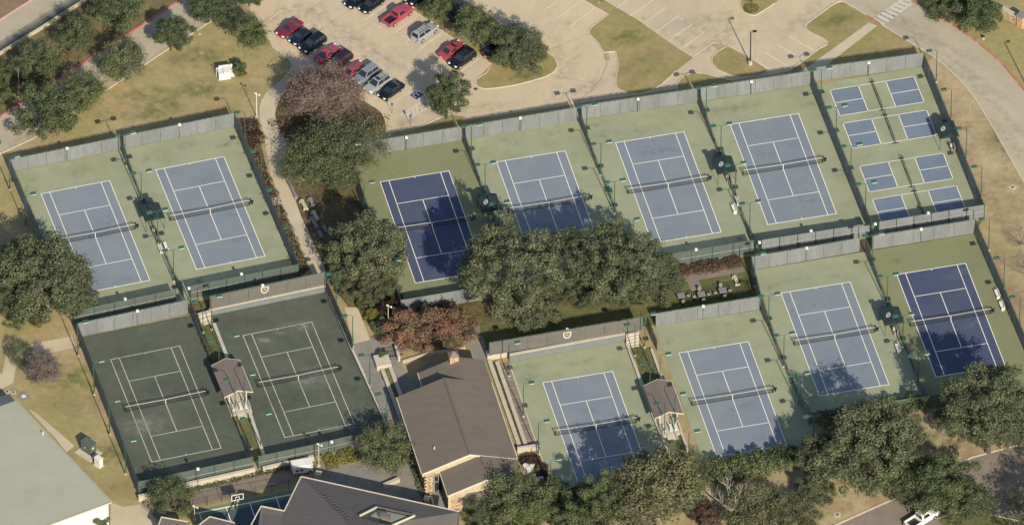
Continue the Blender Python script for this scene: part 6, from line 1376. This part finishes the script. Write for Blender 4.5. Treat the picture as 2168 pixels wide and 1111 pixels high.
for u, v, a, b, r_z in [(1980, 90, 12, 1.2, -.6), (2060, 160, 12, 1.2, -.85), (2110, 230, 12, 1.2, -1.0), (2020, 150, 10, 1.0, -.8), (2140, 300, 10, 1.4, -1.1), (1900, 40, 9, 1.4, -.5)]: stain(u, v, a, b, r_z, smear, .075)
for u, v, a, b, r_z in [(150, 30, 10, 1.5, .7), (60, 100, 10, 1.5, .7), (250, 160, 6, 1.5, .75), (60, 290, 6, 1.5, .7), (390, 60, 6, 1.5, .75)]: stain(u, v, a, b, r_z, smear, .05)
for u, v, a, b, r_z, m in [(640, 690, 4.5, 1.6, .1, salt), (610, 700, 3, 1.2, .1, salt), (560, 720, 2, 1, 0, salt), (705, 905, 3, .8, .2, salt), (660, 800, 4, 3, .3, salt), (350, 820, 5, 3, .3, damp), (260, 760, 5, 3, .2, damp), (420, 880, 4, 3, .2, damp), (600, 850, 5, 3, .3, damp), (520, 680, 6, 2, .3, damp), (300, 900, 5, 3, 0, salt)]: stain(u, v, a, b, r_z, m, .1, ground_o)
for k, (x, y) in COURTS.items():
    if k in 'KL': continue
    a = ang(k)
    for q in range(5):
        p = lw((x, y), a, rs_.uniform(1, 10), -rs_.uniform(1, 23)); o = obj('stain', _dm.setdefault('w' + wear.name, _disc.mesh('stain', wear)) if q % 2 else _dm.setdefault('s' + scuff.name, _disc.mesh('stain', scuff)), ground_o, (p[0], p[1], .072 + .0012 * q), a + rs_.uniform(-.3, .3), (rs_.uniform(1.5, 3.5), rs_.uniform(.7, 1.8), 1))
    for q in range(5):
        p = lw((x, y), a, rs_.uniform(-3, 13), rs_.choice([rs_.uniform(1, 5), -L_ - rs_.uniform(1, 4)])); stain_o = obj('stain', _dm.setdefault('g', _disc.mesh('stain', gwear)), ground_o, (p[0], p[1], .044 + .0012 * q), a, (rs_.uniform(1.5, 4), rs_.uniform(.6, 1.6), 1))
for u, v, a, b, m in [(475, 235, 4, 2, bare), (520, 190, 3, 2, bare), (330, 230, 6, 3, lush), (420, 190, 6, 3, lush), (300, 200, 5, 2, lush), (420, 120, 6, 3, lush), (370, 125, 3, 2, bare), (440, 250, 6, 2, strawp), (240, 240, 5, 2, strawp), (150, 800, 5, 4, lush), (180, 860, 5, 3, strawp), (120, 850, 4, 3, bare), (230, 960, 4, 4, lush), (250, 1030, 4, 3, bare),
      (2040, 330, 3, 6, bare), (2010, 260, 2, 5, bare), (2110, 560, 4, 6, bare), (2130, 460, 4, 4, strawp), (2150, 620, 3, 5, bare), (2080, 400, 3, 5, strawp), (2140, 300, 5, 5, lush), (2000, 930, 5, 3, lush), (1960, 960, 5, 2, strawp), (1700, 1090, 5, 3, strawp), (170, 220, 4, 2, bare)]: stain(u, v, a, b, .3, m, .034, ground_o)
for u, v, a, b, m in [(1340, 150, 4, 3, strawp), (1330, 80, 5, 2, lush), (1380, 120, 5, 3, strawp), (1375, 150, 1.2, .8, bare), (1330, 180, 2, 1, bare), (1770, 45, 4, 2, lush), (1790, 65, 3, 1, strawp), (1120, 160, 4, 2, lush), (1560, 130, 3, 2, strawp)]: stain(u, v, a, b, .2, m, .072, ground_o)

wk = bpy.data.objects['paved_walk']
for k in range(1, 10):
    t = k / 10; a = P(1056 + (1118 - 1056) * t, 766 + (951 - 766) * t); b = P(1078 + (1139 - 1078) * t, 768 + (948 - 768) * t); line_quad(MB(), a.x, a.y, b.x, b.y, .07, .052).build('pavement_joint', copem, wk)
pv = bpy.data.objects['paved_court']
for a_, b_ in [((752, 760), (806, 748)), ((768, 800), (822, 788)), ((784, 840), (838, 828)), ((800, 880), (850, 870)), ((775, 728), (845, 905))]:
    a = P(*a_); b = P(*b_); line_quad(MB(), a.x, a.y, b.x, b.y, .07, .03).build('pavement_joint', stonegrey, pv)
